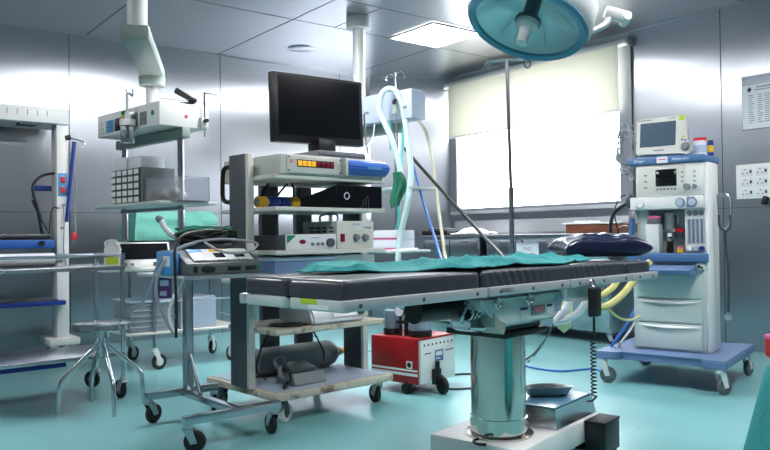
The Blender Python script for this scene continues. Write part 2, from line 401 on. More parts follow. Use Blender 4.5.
# ------------------------------------------------------------------ ceiling pendant, left
def wall_socket(p, u, z, w, h, m, face=0.0):
    b = MB(); b.bx(u - w / 2, u + w / 2, face - 0.008, face, z - h / 2, z + h / 2, 0.003); o = b.build('outlet', m, p)
    b = MB()
    for du, dz in ((0, .3), (-.25, -.1), (.25, -.1)): b.cyl((u + du * w, face - 0.0095, z + dz * h), (u + du * w, face - 0.007, z + dz * h), 0.05 * w + .0015, seg=8)
    b.build('hole', M_BLACK, o)
t = thing('ceiling_pendant', 'grey ceiling pendant with white outlet box at the left, hanging shelf on two poles', 'ceiling pendant', (-4.59, 1.74, 0), 8)
W2 = fr(-4.59, 1.74, 8)
def loc8(p): 
    m = Matrix.Translation((-4.59, 1.74, 0)) @ Matrix.Rotation(math.radians(8), 4, 'Z'); return m.inverted() @ Vector(p)
hd, el = loc8((-4.225, 1.475, 0)), loc8((-5.03, 1.856, 0))
d = Vector((el.x - hd.x, el.y - hd.y, 0)); L = d.length; d.normalize(); a_ = math.atan2(d.y, d.x)
b = MB(); b.cyl((hd.x, hd.y, 2.14), (hd.x, hd.y, H), 0.056, seg=28); b.build('ceiling_column', M_OFFW, t)
R_ = Matrix.Rotation(a_, 3, 'Z')
b = MB(); b.box(Vector((hd.x, hd.y, 2.125)) + d * (L / 2 - 0.03), (L + 0.22, 0.16, 0.085), 0.018, R_); b.build('arm', M_GREENGREY, t)
b = MB(); b.lathe([(0.06, 2.02), (0.085, 2.025), (0.09, 2.085)], (el.x, el.y, 0), 28); b.lathe([(0, 2.02), (0.06, 2.02)], (el.x, el.y, 0), 28); b.build('elbow', M_GREENGREY, t)
b = MB(); b.cyl((el.x, el.y, 1.84), (el.x, el.y, 2.03), 0.04, seg=24); b.build('drop_tube', M_OFFW, t)
b = MB(); b.bx(-0.88, 0, 0, 0.36, 1.695, 1.85, 0.006); box_ = b.build('outlet_box', M_WHITE, t)
for u, w, m in ((-0.795, .085, M_OFFW), (-0.68, .10, M_LBLUE), (-0.555, .10, M_BLACK), (-0.325, .085, M_MGREY), (-0.205, .085, M_MGREY)): wall_socket(box_, u, 1.758, w, 0.085, m)
b = MB(); b.cyl((-.085, -.004, 1.78), (-.085, .001, 1.78), 0.018); b.build('green_cap', M_GREEN, box_)
b = MB(); b.cyl((-.001, .19, 1.765), (.003, .19, 1.765), 0.012); b.build('red_cap', M_REDINK, box_)
b = MB(); b.bx(-0.92, 0.02, 0.15, 0.21, 1.625, 1.69, 0.006); b.build('crossbar', M_GREENGREY, t)
for u, zb in ((-0.835, 0.97), (-0.055, 0.97)):
    b = MB(); b.cyl((u, 0.18, zb), (u, 0.18, 1.66), 0.021, seg=20); b.build('pole', M_CHROME, t)
b = MB(); b.bx(-0.90, 0.035, -0.02, 0.40, 1.19, 1.212, 0.006); b.build('shelf', M_LGREEN, t)
b = MB(); b.cyl((-0.85, 0.16, 1.168), (0.0, 0.16, 1.168), 0.014, seg=14); b.build('shelf_bracket', M_STEEL, t)
# pole with hook on the right end of the box
b = MB(); b.tube([(0.028, 0.31, 1.64), (0.028, 0.31, 1.935)], 0.007, smooth=False); b.tube([(0.028, .31, 1.93), (.03, .36, 1.93), (.03, .40, 1.925), (.03, .42, 1.905), (.03, .44, 1.91), (.03, .445, 1.935)], 0.004)
b.mi = 1; b.bx(0.0, 0.035, 0.285, 0.335, 1.70, 1.765, 0.004)
b.mi = 2; b.cyl((0.035, .31, 1.745), (0.06, .31, 1.745), 0.014, seg=10); b.build('hook_pole', [M_CHROME, M_OFFW, M_BLACK], t)
# suction bottle hanging at the front of the box
k = thing('suction_bottle', 'small clear suction bottle with white cap hung on the pendant outlet box', 'bottle', W2(-0.305, -0.062), 8)
b = MB(); b.lathe([(0.0, 1.60), (0.042, 1.602), (0.045, 1.62), (0.045, 1.71), (0.04, 1.72)], seg=20); b.build('jar', M_CLEAR, k)
b = MB(); b.cyl((0, 0, 1.712), (0, 0, 1.755), 0.05, seg=20); b.build('cap', M_WHITE, k)
b = MB(); b.cyl((0, 0, 1.755), (0, 0, 1.80), 0.018); b.tube([(0, 0, 1.79), (0, .04, 1.80), (0, .066, 1.80)], 0.012); b.cyl((0, 0, 1.80), (0, 0, 1.93), 0.011); b.build('regulator', M_ALU, k)
b = MB(); b.blob((-0.03, -.01, 1.80), (.022, .018, .016)); b.mi = 1; b.blob((-.045, -.012, 1.775), (.014, .014, .01)); b.build('knob', [M_GREEN, M_YELLOW], k)
b = MB(); b.cyl((0, 0, 1.63), (0, 0, 1.71), 0.008, seg=8); b.build('inner_tube', M_WHITE, k)
b = MB(); b.tube([(0, 0, 1.93), (-.02, 0, 1.955), (-.04, 0, 1.94)], .004); b.tube([(0.03, 0, 1.925), (.07, 0, 1.90), (.075, 0, 1.945)], .006); b.tube([(0, 0, 1.925), (.03, 0, 1.925)], .005, smooth=False); b.build('hook', M_CHROME, k)
# black handle lying on top of the box
b = MB(); p0, p1 = W2(-0.13, 0.2, 1.862), W2(-0.02, .24, 1.94)
b.tube([W2(-.30, .2, 1.856), W2(-.2, .22, 1.87), W2(-.1, .22, 1.866), W2(0, .25, 1.862)], .01); b.cyl(W2(-.02, .25, 1.885), W2(-.13, .2, 1.955), 0.02, 0.024); b.blob(W2(-.02, .25, 1.88), (.035, .03, .024))
tag(b.build('handpiece', M_BLACK), 'black handpiece lying with its cord on top of the pendant outlet box', 'handpiece')
# on the pendant shelf
o = fr(-4.59, 1.74, 8)
t = thing('drawer_organizer', 'grey parts cabinet with rows of small white-labelled drawers on the pendant shelf', 'drawer cabinet', o(-0.56, 0.17, 1.2135), 8)
b = MB(); b.bx(-0.20, 0.22, -0.12, 0.12, 0, 0.24, 0.004); b.build('body', M_DGREY, t)
for i in range(5):
    for j in range(5):
        u, z = -0.168 + 0.084 * i, 0.026 + 0.047 * j
        b = MB(); b.bx(u - .037, u + .037, -0.128, -0.118, z - .02, z + .02, 0.003); q = b.build('drawer', M_DGREY, t)
        b = MB(); b.bx(u - .031, u + .031, -0.1305, -0.1278, z - .016, z + .016); b.build('drawer_label', M_WHITE, q, smooth=False)
b = MB(); b.bx(.22, .235, -.12, .12, 0, .24); b.build('side_panel', M_MGREY, t)
t = thing('cardboard_box', 'plain white carton, left one on top of the drawer cabinet', 'box', o(-0.735, 0.19, 1.4545), 8, 'white cartons on the drawer cabinet')
b = MB(); b.bx(-.085, .085, -.09, .09, 0, .095, .003); b.build('carton', M_PAPER, t); b = MB(); b.bx(-.07, .02, -.0915, -.09, .03, .06); b.build('printed_label', M_LABEL, t, smooth=False)
t = thing('cardboard_box', 'plain white carton, right one on top of the drawer cabinet', 'box', o(-0.53, 0.19, 1.4545), 8, 'white cartons on the drawer cabinet')
b = MB(); b.bx(-.09, .09, -.09, .09, 0, .085, .003); b.build('carton', M_PAPER, t)
t = thing('storage_bin', 'clear plastic bin of white swabs on the pendant shelf', 'bin', o(-0.15, 0.20, 1.213), 8)
b = MB()
b.bx(-.2, .2, -.13, -.126, 0.004, .16); b.bx(-.2, .2, .126, .13, 0.004, .16); b.bx(-.2, -.196, -.126, .126, 0.004, .16); b.bx(.196, .2, -.126, .126, 0.004, .16); b.bx(-.2, .2, -.13, .13, 0, .004); b.bx(-.206, .206, -.136, -.13, .15, .16)
b.build('tub', M_FROST, t, smooth=False)
b = MB()
for k in range(14): b.blob((random.uniform(-.13, .13), random.uniform(-.09, .09), .04 + random.uniform(0, .03)), (.04, .03, .03), 10, 6)
tag(b.build('swabs', M_COTTON), 'white cotton swabs inside the clear bin', 'swabs', None, 'stuff').matrix_world = Matrix.Translation(o(-.15, .20, 1.2175)) @ Matrix.Rotation(math.radians(8), 4, 'Z')

# ------------------------------------------------------------------ ceiling pendant, far
t = thing('ceiling_pendant', 'white ceiling pendant behind the monitor, round flange on the ceiling', 'ceiling pendant', (-5.2, 3.74, 0), 12)
b = MB(); b.lathe([(0.0, H - .10), (.105, H - .10), (.105, H), (0, H)], seg=36); b.build('ceiling_flange', M_OFFW, t)
b = MB(); b.cyl((0, 0, 2.15), (0, 0, H - .09), 0.052, seg=28); b.build('ceiling_column', M_OFFW, t)
b = MB(); b.lathe([(0, 2.17), (.09, 2.165), (.13, 2.145), (.13, 2.13)], seg=32); b.build('collar', M_WHITE, t)
b = MB(); b.bx(-.45, .70, -.16, .02, 1.90, 2.13, .006); bo = b.build('outlet_box', M_CRATEL, t)
b = MB(); b.bx(.20, .25, -.166, -.159, 1.98, 2.0); b.build('outlet', M_MGREY, bo)
b = MB(); b.bx(.60, .65, -.166, -.159, 1.98, 2.0); b.build('outlet', M_MGREY, bo)
b = MB(); b.bx(-.4, .47, -.05, .05, 1.825, 1.895, .006); b.build('crossbar', M_GREENGREY, t)
for u in (-.36, .41):
    b = MB(); b.cyl((u, 0, .80), (u, 0, 1.86), .022, seg=18); b.build('pole', M_STEEL, t)
b = MB(); b.bx(-.42, .66, -.14, .2, 1.345, 1.365, .004); b.build('shelf', M_LGREEN, t)
b = MB(); b.bx(-.42, .60, -.16, .2, .835, .855, .004); b.build('shelf', M_LGREEN, t)
b = MB(); b.tube([(.45, -.17, .845), (.45, -.18, .845), (.76, -.18, .862)], .016, smooth=False); b.build('rail', M_WHITE, t)
o2 = fr(-5.2, 3.74, 12)
# rod with hooks clamped to the far pendant
t = thing('drip_hook_rod', 'thin steel rod with curled drip hooks standing beside the far pendant', 'hook rod', o2(.555, -.185), 12)
b = MB(); b.tube([(0, 0, 1.80), (0, 0, 2.27)], .006, smooth=False); b.build('rod', M_CHROME, t)
b = MB()
for s in (-1, 1):
    b.tube([(0, 0, 2.26), (s * .05, 0, 2.275), (s * .085, 0, 2.26), (s * .095, 0, 2.23), (s * .075, 0, 2.215)], .005); b.tube([(0, 0, 2.24), (s * .025, -.03, 2.26), (s * .03, -.06, 2.24)], .005)
b.build('hooks', M_CHROME, t)
b = MB(); b.box((0, 0, 2.0), (.05, .04, .12), .006); b.mi = 1; b.cyl((0, -.02, 2.03), (.03, -.04, 2.04), .016); b.build('clamp', [M_GREENGREY, M_BLACK], t)
for i, (u, z, lab) in enumerate(((.36, .856, 'lower white carton with pink edges on the far pendant shelf'), (.36, .938, 'upper white carton with pink edges on the far pendant shelf'))):
    t = thing('supply_box', lab, 'box', o2(u, -.12 + .08, z), 12, 'pink edged cartons')
    b = MB(); b.bx(-.17, .17, -.11, .11, 0, .08, .003); b.build('carton', M_PAPER, t)
    b = MB(); b.bx(-.171, .171, -.1115, -.11, 0.006, .02); b.build('pink_band', M_PINK, t, smooth=False)
    b = MB(); b.bx(-.171, -.11, -.1117, -.11, .02, .075); b.build('printed_label', M_PINK, t, smooth=False)

# ------------------------------------------------------------------ surgical lamp
LC = Vector((-1.948, 2.222, 1.815)); 
t = thing('surgical_lamp', 'round surgical lamp with teal rim hanging over the operating table', 'lamp', LC, 0)
ax = Vector((0.07, -0.10, -1.0)).normalized(); ax = (Vector((-fwv.x, -fwv.y, 0)) * 0.27 + Vector((0, 0, -1)) - rtv * 0.36).normalized()
b = MB(); b.lathe([(0, -.18), (.10, -.175), (.18, -.165), (.225, -.135), (.248, -.09), (.25, 0), (.238, .026)], (0, 0, 0), 48, ax); b.build('shell', M_LAMPW, t)
b = MB(); b.lathe([(.236, .0), (.24, .03), (.230, .042), (.207, .036), (.205, .02), (.236, 0)], (0, 0, 0), 48, ax); b.build('rim', M_LAMPB, t)
b = MB(); b.lathe([(.206, .025), (.19, .0), (.14, -.055), (.07, -.085), (.0, -.09)], (0, 0, 0), 48, ax)
for k in range(6):
    an = k * PI / 3; a1 = ax.orthogonal().normalized(); a2 = ax.cross(a1); dd = a1 * math.cos(an) + a2 * math.sin(an)
    b.tube([dd * .075 - ax * .07, dd * .13 - ax * .045, dd * .19 + ax * .0], .003, 6)
b.build('reflector', M_LAMPIN, t)
b = MB(); b.lathe([(0.001, -.09), (.03, -.088), (.03, .0), (.05, .004), (.052, .016), (.02, .02)], (0, 0, 0), 28, ax)
b.mi = 1; b.lathe([(.03, .012), (.045, .016), (.043, .035), (.026, .05), (.021, .10), (.024, .115), (0, .12)], (0, 0, 0), 24, ax); b.build('centre_handle', [M_DGREY, M_OFFW], t)
b = MB(); a1 = rtv - ax * rtv.dot(ax); a1.normalize(); a2 = ax.cross(a1)
pts = [a1 * .25 * math.cos(q) + a2 * .25 * math.sin(q) - ax * (.05 + .0) for q in [i * PI / 16 for i in range(-5, 6)]]
b.tube([a1 * .245 - ax * .02, a1 * .29 - ax * .07, a1 * .30 - ax * .13], .013)
b.box(a1 * .325 - ax * .125, (.10, .04, .045), .008, a1.to_track_quat('X', 'Z').to_matrix()); b.mi = 1
b.cyl(a1 * .36 - ax * .115 + a2 * .03, a1 * .36 - ax * .115 - a2 * .03, .016)
b.build('side_handle', [M_LAMPW, M_OFFW], t)
b = MB(); dn = Vector((0, 0, 1))
yk = [a1 * .0 - ax * .15, -ax * .24 + dn * .02, -ax * .30 + dn * .08 - fwv * .05]
b.tube(yk, .03, 12); b.tube([yk[-1], yk[-1] + dn * .25 + fwv * .1, Vector((.1, .1, H - 1.845 - .02))], .032, 12); b.build('suspension_arm', M_OFFW, t)
b = MB(); b.cyl((.1, .1, H - 1.845 - .06), (.1, .1, H - 1.845), .11, seg=32); b.build('ceiling_mount', M_OFFW, t)

# ------------------------------------------------------------------ infant warmer, far left
t = thing('infant_warmer', 'white infant warmer with heater hood and blue trays at the far left', 'infant warmer', (-6.5, 1.65, 0), 90)
# local x runs along the wall to the right, local y into the wall
b = MB(); b.bx(-1.15, 0.045, 0.0, .42, 1.93, 2.055, .012); b.mi = 1
for k in range(14): b.bx(-.13 - .075 * k, -.124 - .075 * k, -.001, .001, 1.985, 2.03)
hd_ = b.build('heater_hood', [M_WHITE, M_MGREY], t)
for u0, u1 in ((-.33, -.20), (-.72, -.52)): b = MB(); b.bx(u0, u1, .02, .16, 1.912, 1.93); b.build('heater_grille', M_DGREY, hd_)
b = MB(); b.bx(-.05, .045, .03, .20, .15, 1.93, .008); b.build('post', M_WHITE, t)
b = MB(); b.bx(-.12, .12, -.02, .32, .10, .16, .01); b.build('base', M_OFFW, t)
b = MB(); b.bx(-.04, .034, .022, .031, 1.335, 1.525, .003); sp = b.build('switch_panel', M_LBLUE, t)
for z in (1.385, 1.47):
    b = MB(); b.bx(-.02, .014, .012, .023, z - .025, z + .025, .004); b.build('rocker_switch', M_REDP, sp)
b = MB(); b.bx(-1.2, -.10, -.10, .42, .905, .975, .006); b.mi = 1; b.bx(-1.2, -.10, -.08, .40, .975, .985); b.build('bassinet', [M_BLUE, M_BLACK], t)
b = MB(); b.bx(-1.18, -.115, -.06, .38, .985, 1.02, .014); b.build('mattress', M_VINYL, t)
b = MB(); b.cyl((-.20, -.10, .945), (-.20, -.13, .945), .022, seg=14); b.build('knob', M_BLACK, t)
b = MB(); b.bx(-1.2, .0, -.05, .32, .44, .475, .006); b.mi = 1; b.bx(-1.18, -.05, -.02, .3, .476, .482); b.build('shelf', [M_DBLUE, M_BLACK], t)
b = MB(); b.bx(-.18, .11, .2, .32, 1.39, 1.43, .006); b.build('side_shelf', M_DBLUE, t)
for u, v in ((-.1, .0), (.1, .28), (-1.1, .0)): caster(t, u, v, .11, .05, 200)
b = MB(); b.tube([(.045, .06, 1.82), (.09, .05, 1.82), (.17, .05, 1.80), (.18, .05, 1.77), (.155, .05, 1.76)], .006); b.mi = 1; b.cyl((.02, .03, 1.82), (.06, .03, 1.83), .02); b.build('hook_arm', [M_STEEL, M_BLACK], t)
b = MB(); b.tube([(-.16, .05, 1.02), (-.19, .04, 1.2), (-.23, .04, 1.40), (-.15, .1, 1.5), (-.05, .1, 1.53)], .012); b.tube([(-.12, .04, 1.05), (-.2, .03, 1.2), (-.24, .03, 1.3), (-.16, .05, 1.16)], .005); b.tube([(-.12, .0, 1.0), (-.09, .02, 1.22), (-.03, .03, 1.235)], .005); b.build('power_cord', M_KCABLE, t)
b = MB(); b.tube([(.0, .02, 1.26), (.0, .0, 1.1), (.0, .02, .9), (.02, .02, .75)], .004); b.cyl((-.0, .03, 1.26), (-.0, .005, 1.26), .012); b.cyl((-.01, .03, 1.07), (-.01, .005, 1.07), .012); b.build('drain_tube', M_GCABLE, t)
o3 = fr(-6.5, 1.65, 90)
tag(MB().cyl(o3(.085, .0, 1.79), o3(.02, -.0, 1.12), .018, .015, 14).build('blue_tube', M_DBLUE), 'straight blue tube leaning on the white post of the infant warmer', 'tube')
b = MB(); b.tube([o3(.06, .03, 1.7), o3(.1, .03, 1.45), o3(.09, .03, 1.2), o3(.1, .03, 1.06), o3(.085, .03, .99), o3(.06, .03, .93)], .005); b.mi = 1; b.box(o3(.085, .03, 1.0), (.04, .04, .06), .008)
tag(b.build('hand_control', [M_GCABLE, M_REDP]), 'small red hand control hanging on a grey cord by the warmer post', 'hand control')

# ------------------------------------------------------------------ stainless bench
t = thing('steel_bench', 'long stainless steel wheeled bench with rail and lower shelf at left', 'bench', (-4.56, 1.51, 0), 93)
b = MB(); b.bx(-1.7, .0, .0, .50, .785, .81, .004); b.build('top', M_STEEL, t)
b = MB(); b.bx(-1.7, .0, .0, .50, .262, .285, .004); b.build('shelf', M_STEEL, t)
b = MB(); b.bx(-1.6, -.34, .03, .30, .232, .258, .004); b.build('lower_tray', M_DBLUE, t)
for u, v in ((-.01, .02), (-.01, .48), (-.86, .02), (-1.66, .48)):
    b = MB(); b.cyl((u, v, .12), (u, v, .885), .0135, seg=14); b.build('leg', M_CHROME, t)
    caster(t, u, v, .125, .055, 100 + 50 * v)
b = MB(); b.tube([(-.01, .02, .872), (-1.66, .02, .872)], .009, smooth=False); b.tube([(-.01, .48, .872), (-1.66, .48, .872)], .009, smooth=False); b.tube([(-.01, .02, .872), (-.01, .48, .872)], .009, smooth=False); b.build('rail', M_CHROME, t)
text('OT', .03, M_LABEL, t, (-.685, -.002, .797), FRONT)
ob = fr(-4.56, 1.51, 93)
t = thing('roll', 'white paper roll lying on the steel bench below the blue tray', 'paper roll', ob(-.62, .26, .852), 93)
b = MB(); b.cyl((-.3, 0, 0), (.28, 0, 0), .04, seg=20); b.mi = 1; b.cyl((.28, 0, 0), (.33, 0, 0), .02); b.build('paper', [M_PAPER, M_GCABLE], t)

# ------------------------------------------------------------------ round stool
t = thing('round_stool', 'round stainless steel stool with four bent legs', 'stool', (-4.385, 1.315, 0), -2)
b = MB(); b.lathe([(0, .497), (.135, .497), (.156, .49), (.158, .462), (.15, .454), (0, .454)], seg=40); b.build('seat', M_STEEL, t)
b = MB(); b.cyl((0, 0, .30), (0, 0, .45), .016, seg=16); b.lathe([(0, .41), (.04, .41), (.04, .454), (0, .454)]); b.cyl((0, 0, .33), (0, 0, .385), .024); b.build('spindle', M_CHROME, t)
for k in range(4):
    a = k * PI / 2; c, s = math.cos(a), math.sin(a)
    b = MB(); b.tube([(c * .02, s * .02, .375), (c * .11, s * .11, .29), (c * .19, s * .19, .215), (c * .222, s * .222, .175), (c * .232, s * .232, .11), (c * .24, s * .24, .0)], .0125, 12, 5); b.build('leg', M_CHROME, t)

# ------------------------------------------------------------------ back instrument trolley
t = thing('instrument_trolley', 'white shelved trolley on casters behind the electrosurgical unit', 'trolley', (-5.65, 2.3, 0), 90)
b = MB(); b.bx(-.66, .42, -.27, .30, .735, .755, .004); b.build('top_shelf', M_OFFW, t)
b = MB(); b.bx(-.50, .42, -.25, .30, .262, .28, .004); b.build('lower_shelf', M_CREAM, t)
for i, (u, v) in enumerate(((-.297, .30), (-.293, -.23), (.345, .20), (.335, -.24))):
    b = MB(); b.cyl((u, v, .15), (u, v, 1.0 if i == 3 else .74), .014, seg=12); b.build('post', M_STEEL, t); caster(t, u, v, .16, .058, (30, 10, 40, 95)[i], fork=M_OFFW, hub=M_OFFW)
b = MB(); b.tube([(-.46, .3, .80), (.42, .3, .80)], .008, smooth=False)
for u in (-.46, .42): b.tube([(u, .3, .75), (u, .3, .80)], .008, smooth=False)
b.tube([(-.297, -.23, .5), (.335, -.24, .5)], .007, smooth=False); b.tube([(.335, -.24, .36), (.345, .20, .36)], .007, smooth=False); b.build('rail', M_STEEL, t)
o4 = fr(-5.65, 2.3, 90)
t = thing('bench_monitor', 'white desktop instrument with dark slanted display on the trolley', 'instrument', o4(-.30, .05, .756), 90)
b = MB(); b.bx(-.20, .20, -.12, .16, 0, .055, .006); b.mi = 1
for u in (-.15, -.1): b.cyl((u, -.122, .025), (u, -.118, .025), .012)
b.mi = 2; b.bx(.06, .13, -.128, -.12, .012, .04); b.mi = 3; b.cyl((.10, -.14, .026), (.10, -.12, .026), .014); b.build('body', [M_WHITE, M_MGREY, M_DGREY, M_YELLOW], t)
b = MB(); b.prism([(-.11, .055), (.16, .055), (.16, .19), (-.07, .19)], 'x', -.20, .20); s_ = b.build('display_case', M_WHITE, t)
b = MB(); b.grid(lambda p, q: (-.185 + .37 * p, -.112 + .034 * q, .062 + .118 * q), 1, 1, .002); b.build('screen', M_SCREEN, s_)
t = thing('jerry_can', 'white plastic jug with handle and yellow label at the trolley end', 'jug', o4(-.545, -.08, .756), 60)
b = MB(); b.prism([(-.06, 0), (.06, 0), (.06, .10), (.03, .165), (-.06, .165)], 'y', -.035, .035); bmesh.ops.bevel(b.bm, geom=b.bm.edges[:], offset=.012, segments=2, affect='EDGES'); b.build('body', M_WHITE, t)
b = MB(); b.tube([(-.045, 0, .16), (-.05, 0, .19), (-.01, 0, .205), (.03, 0, .185), (.05, 0, .13)], .011); b.build('handle', M_WHITE, t)
b = MB(); b.cyl((.0, 0, .16), (.0, 0, .2), .018); b.cyl((.0, 0, .195), (.0, 0, .215), .022); b.build('cap', M_WHITE, t)
b = MB(); b.bx(-.045, .045, -.0365, -.035, .03, .095); b.build('label', M_LIME, t, smooth=False)
t = thing('storage_crate', 'grey ribbed plastic crate on the lower trolley shelf', 'crate', o4(-.15, .0, .281), 90)
b = MB(); b.bx(-.31, .02, -.20, .16, 0, .225, .008)
for z in (.03, .07, .11, .15, .19): b.bx(-.316, .026, -.207, .166, z, z + .014, .004)
b.build('body', M_CRATE, t)
b = MB(); b.bx(-.325, .035, -.213, .18, .215, .232, .006); b.build('lid', M_CRATEL, t)
t = thing('storage_crate', 'smooth pale blue-grey plastic crate beside the ribbed crate', 'crate', o4(.07, .0, .281), 90)
b = MB(); b.bx(-.15, .14, -.205, .16, 0, .24, .01); b.build('body', M_CRATEL, t)
b = MB(); b.bx(-.13, .12, -.19, .14, .24, .244); b.build('lid', M_CRATE, t)
t = thing('glove_box', 'small purple box with white labels on the ribbed crate', 'box', o4(-.16, -.05, .514), 80)
b = MB(); b.bx(-.06, .06, -.04, .04, 0, .16, .003); b.build('carton', M_PURPLE, t)
for p_ in ((-.03, .035, .095, .14), (-.03, .02, .02, .055)): b = MB(); b.bx(p_[0], p_[1], -.042, -.04, p_[2], p_[3]); b.build('label', M_CRATEL, t, smooth=False)
# cloth-covered box at the back of the trolley
t = thing('draped_box', 'equipment box covered by a green surgical cloth behind the pendant poles', 'draped box', o4(.02, .40, 0), 90)
b = MB(); b.bx(-.25, .38, -.11, .14, .757, 1.18, .006); b.build('box', M_DGREY, t)
def drape_fn(x0, x1, y0, y1, zt, hang, seed, wob=.02):
    def f(p, q):
        # q: 0 front hem .. 1 back hem over the top ; p: left..right with side hangs
        X = (x0 - hang) + (x1 - x0 + 2 * hang) * p; Yv = (y0 - hang) + (y1 - y0 + 2 * hang) * q
        dx = max(x0 - X, X - x1, 0); dy = max(y0 - Yv, Yv - y1, 0); dd = max(dx, dy)
        nz = noise.noise(Vector((X * 9, Yv * 9, seed))) ; n2 = noise.noise(Vector((X * 22, Yv * 22, seed + 5)))
        out = .012 + wob * (.5 + nz) * min(1, dd / .08) * .8
        return (min(max(X, x0), x1) + (out if X > x1 else -out if X < x0 else 0), min(max(Yv, y0), y1) + (out if Yv > y1 else -out if Yv < y0 else 0), zt + .008 - dd + .012 * nz * (1 if dd == 0 else .3) + .004 * n2)
    return f
b = MB(); b.grid(drape_fn(-.25, .38, -.11, .14, 1.19, .24, 3, .045), 44, 34, .003); b.build('cloth', M_GCLOTH, t)
b = MB()
for k in range(5): b.box((-.05 + .08 * k, -.17, .80 + .02 * (k % 3)), (.16, .06, .03), .006, Matrix.Rotation(.3 * k, 3, 'Z'))
b.build('instrument_case', M_DBLUE, t)

# ------------------------------------------------------------------ electrosurgical unit on its stand
t = thing('equipment_stand', 'steel stand on H-shaped wheeled base carrying the electrosurgical unit', 'stand', (-3.565, 1.60, 0), 92)
b = MB(); b.bx(-.27, .16, -.31, .26, .783, .797, .003); b.mi = 1; b.bx(-.27, .16, -.313, -.309, .779, .799); b.build('table_top', [M_LGREEN, M_STEEL], t)
b = MB(); b.bx(-.022, .022, .222, .266, .16, .783, .003); b.build('column', M_STEEL, t)
b = MB(); b.bx(-.21, .20, .29, .33, .125, .165, .003); b.build('base_beam', M_STEEL, t)
b = MB(); b.bx(-.285, .22, -.34, -.30, .125, .165, .003); b.build('base_beam', M_STEEL, t)
b = MB(); b.bx(-.02, .02, -.30, .29, .125, .16, .003); b.build('cross_beam', M_STEEL, t)
b = MB(); b.tube([(0, .225, .35), (0, .10, .16)], .011, smooth=False); b.build('brace', M_STEEL, t)
for i, (u, v) in enumerate(((-.19, .31), (.18, .31), (-.262, -.32), (.185, -.32))): caster(t, u, v, .128, .05, (20, 60, -40, 85)[i], tyre=M_RUBBER, hub=M_RUBBER, fork=M_STEEL)
oe = fr(-3.565, 1.60, 92)
t = thing('electrosurgical_unit', 'charcoal electrosurgical unit with white sloped control panel under tangled cables', 'electrosurgical unit', oe(-.045, -.28, .7985), 92)
b = MB(); b.prism([(0, 0), (.34, 0), (.34, .115), (.13, .115), (.02, .058), (0, .05)], 'x', -.195, .195); bmesh.ops.bevel(b.bm, geom=b.bm.edges[:], offset=.005, segments=2, affect='EDGES'); b.build('case', M_ESU, t)
sl = math.atan2(.057, .11)
def slope(u0, u1, s0, s1, m, nm, par, h=.003):
    b = MB(); b.grid(lambda p, q: (u0 + (u1 - u0) * p, .02 + .11 * (s0 + (s1 - s0) * q) - .5 * h, .058 + .057 * (s0 + (s1 - s0) * q) + .0035 + h), 1, 1, .004); return b.build(nm, m, par, smooth=False)
pn = slope(-.15, .165, .06, .94, M_LABEL, 'control_panel', t)
for u, m2 in ((-.115, M_LBLUE), (.0, M_YELLOW), (.105, M_OFFW)):
    slope(u - .035, u + .04, .70, .94, m2, 'panel_stripe', pn, .0045); slope(u - .028, u + .025, .25, .6, M_SCREEN, 'readout', pn, .0045)
    b = MB(); 
    for q in (-.02, .0, .02): b.box((u + q + .002, .028, .0675), (.012, .006, .004))
    b.build('button', M_MGREY, pn)
for nm, u, w, h in (('switch', -.155, .022, .03), ('socket', .045, .07, .022), ('socket', .135, .06, .022)):
    b = MB(); b.bx(u - w / 2, u + w / 2, -.004, .002, .026 - h / 2, .026 + h / 2, .003); b.build(nm, M_BLACK, t)
b = MB(); b.blob((-.09, 0, .026), (.038, .005, .018), 18, 8, .8); b.build('speaker_grille', M_BLACK, t)
b = MB(); b.bx(.165, .185, -.003, .001, .022, .036, .002); b.build('green_button', M_GREEN, t)
t = thing('blue_case', 'light blue plastic case left of the electrosurgical unit', 'case', oe(-.258, -.04, .798), 92)
b = MB(); b.bx(-.02, .015, -.16, .03, 0, .11, .005); b.build('body', M_LBLUE, t)
b = MB(); b.bx(-.022, -.02, -.13, -.06, .04, .09); b.build('label', M_LABEL, t, smooth=False)
# tangle of leads on the unit
def bundle(n, r, m, nm, lab, c, rad, h, seed, cat='cables'):
    rnd = random.Random(seed); b = MB()
    for k in range(n):
        R0 = rnd.uniform(.75, 1.0); e = rnd.uniform(.7, 1.1); ph = rnd.uniform(0, 6.28); turns = rnd.choice((1, 1.5, 2)); pts = []
        cx, cy = rnd.uniform(-.02, .02), rnd.uniform(-.02, .02); z0 = c[2] + rnd.uniform(0, h)
        for i in range(int(12 * turns)):
            a = ph + i * 2 * PI / 12
            pts.append(oe(c[0] + cx + rad[0] * R0 * math.cos(a), c[1] + cy + rad[1] * R0 * e * math.sin(a), z0 + .02 * math.sin(a * 1.7 + k)))
        b.tube(pts, r, 6, 4)
    return tag(b.build(nm, m), lab, cat)
bundle(15, .0055, M_KCABLE, 'cable_bundle', 'tangled black leads piled on the electrosurgical unit', (-.02, -.03, .955), (.155, .08), .045, 1)
bundle(4, .0045, M_TCABLE, 'cable_bundle', 'tangled green leads lying over the black leads', (-.03, -.03, .985), (.16, .085), .03, 2)
b = MB()
for s in (-1, 1): b.box(oe(-.02 + s * .06, -.05, .935), (.05, .10, .035), .01)
b.box(oe(-.02, -.02, .93), (.2, .2, .03), .01)
tag(b.build('cable_tray', M_DGREY), 'dark tray under the tangled leads on the electrosurgical unit', 'tray')
cable('grey_hose', [oe(-.33, .2, .60), oe(-.315, .0, .70), oe(-.29, -.08, .86), oe(-.17, -.12, .94), oe(-.02, -.15, .965), oe(.10, -.22, .955), oe(.15, -.24, .935), (oe(.06, -.28, .90)), oe(-.05, -.25, .905), oe(-.10, -.17, .95)], .0065, M_GCABLE, 'thick grey hose looping over the electrosurgical unit', 'hose')
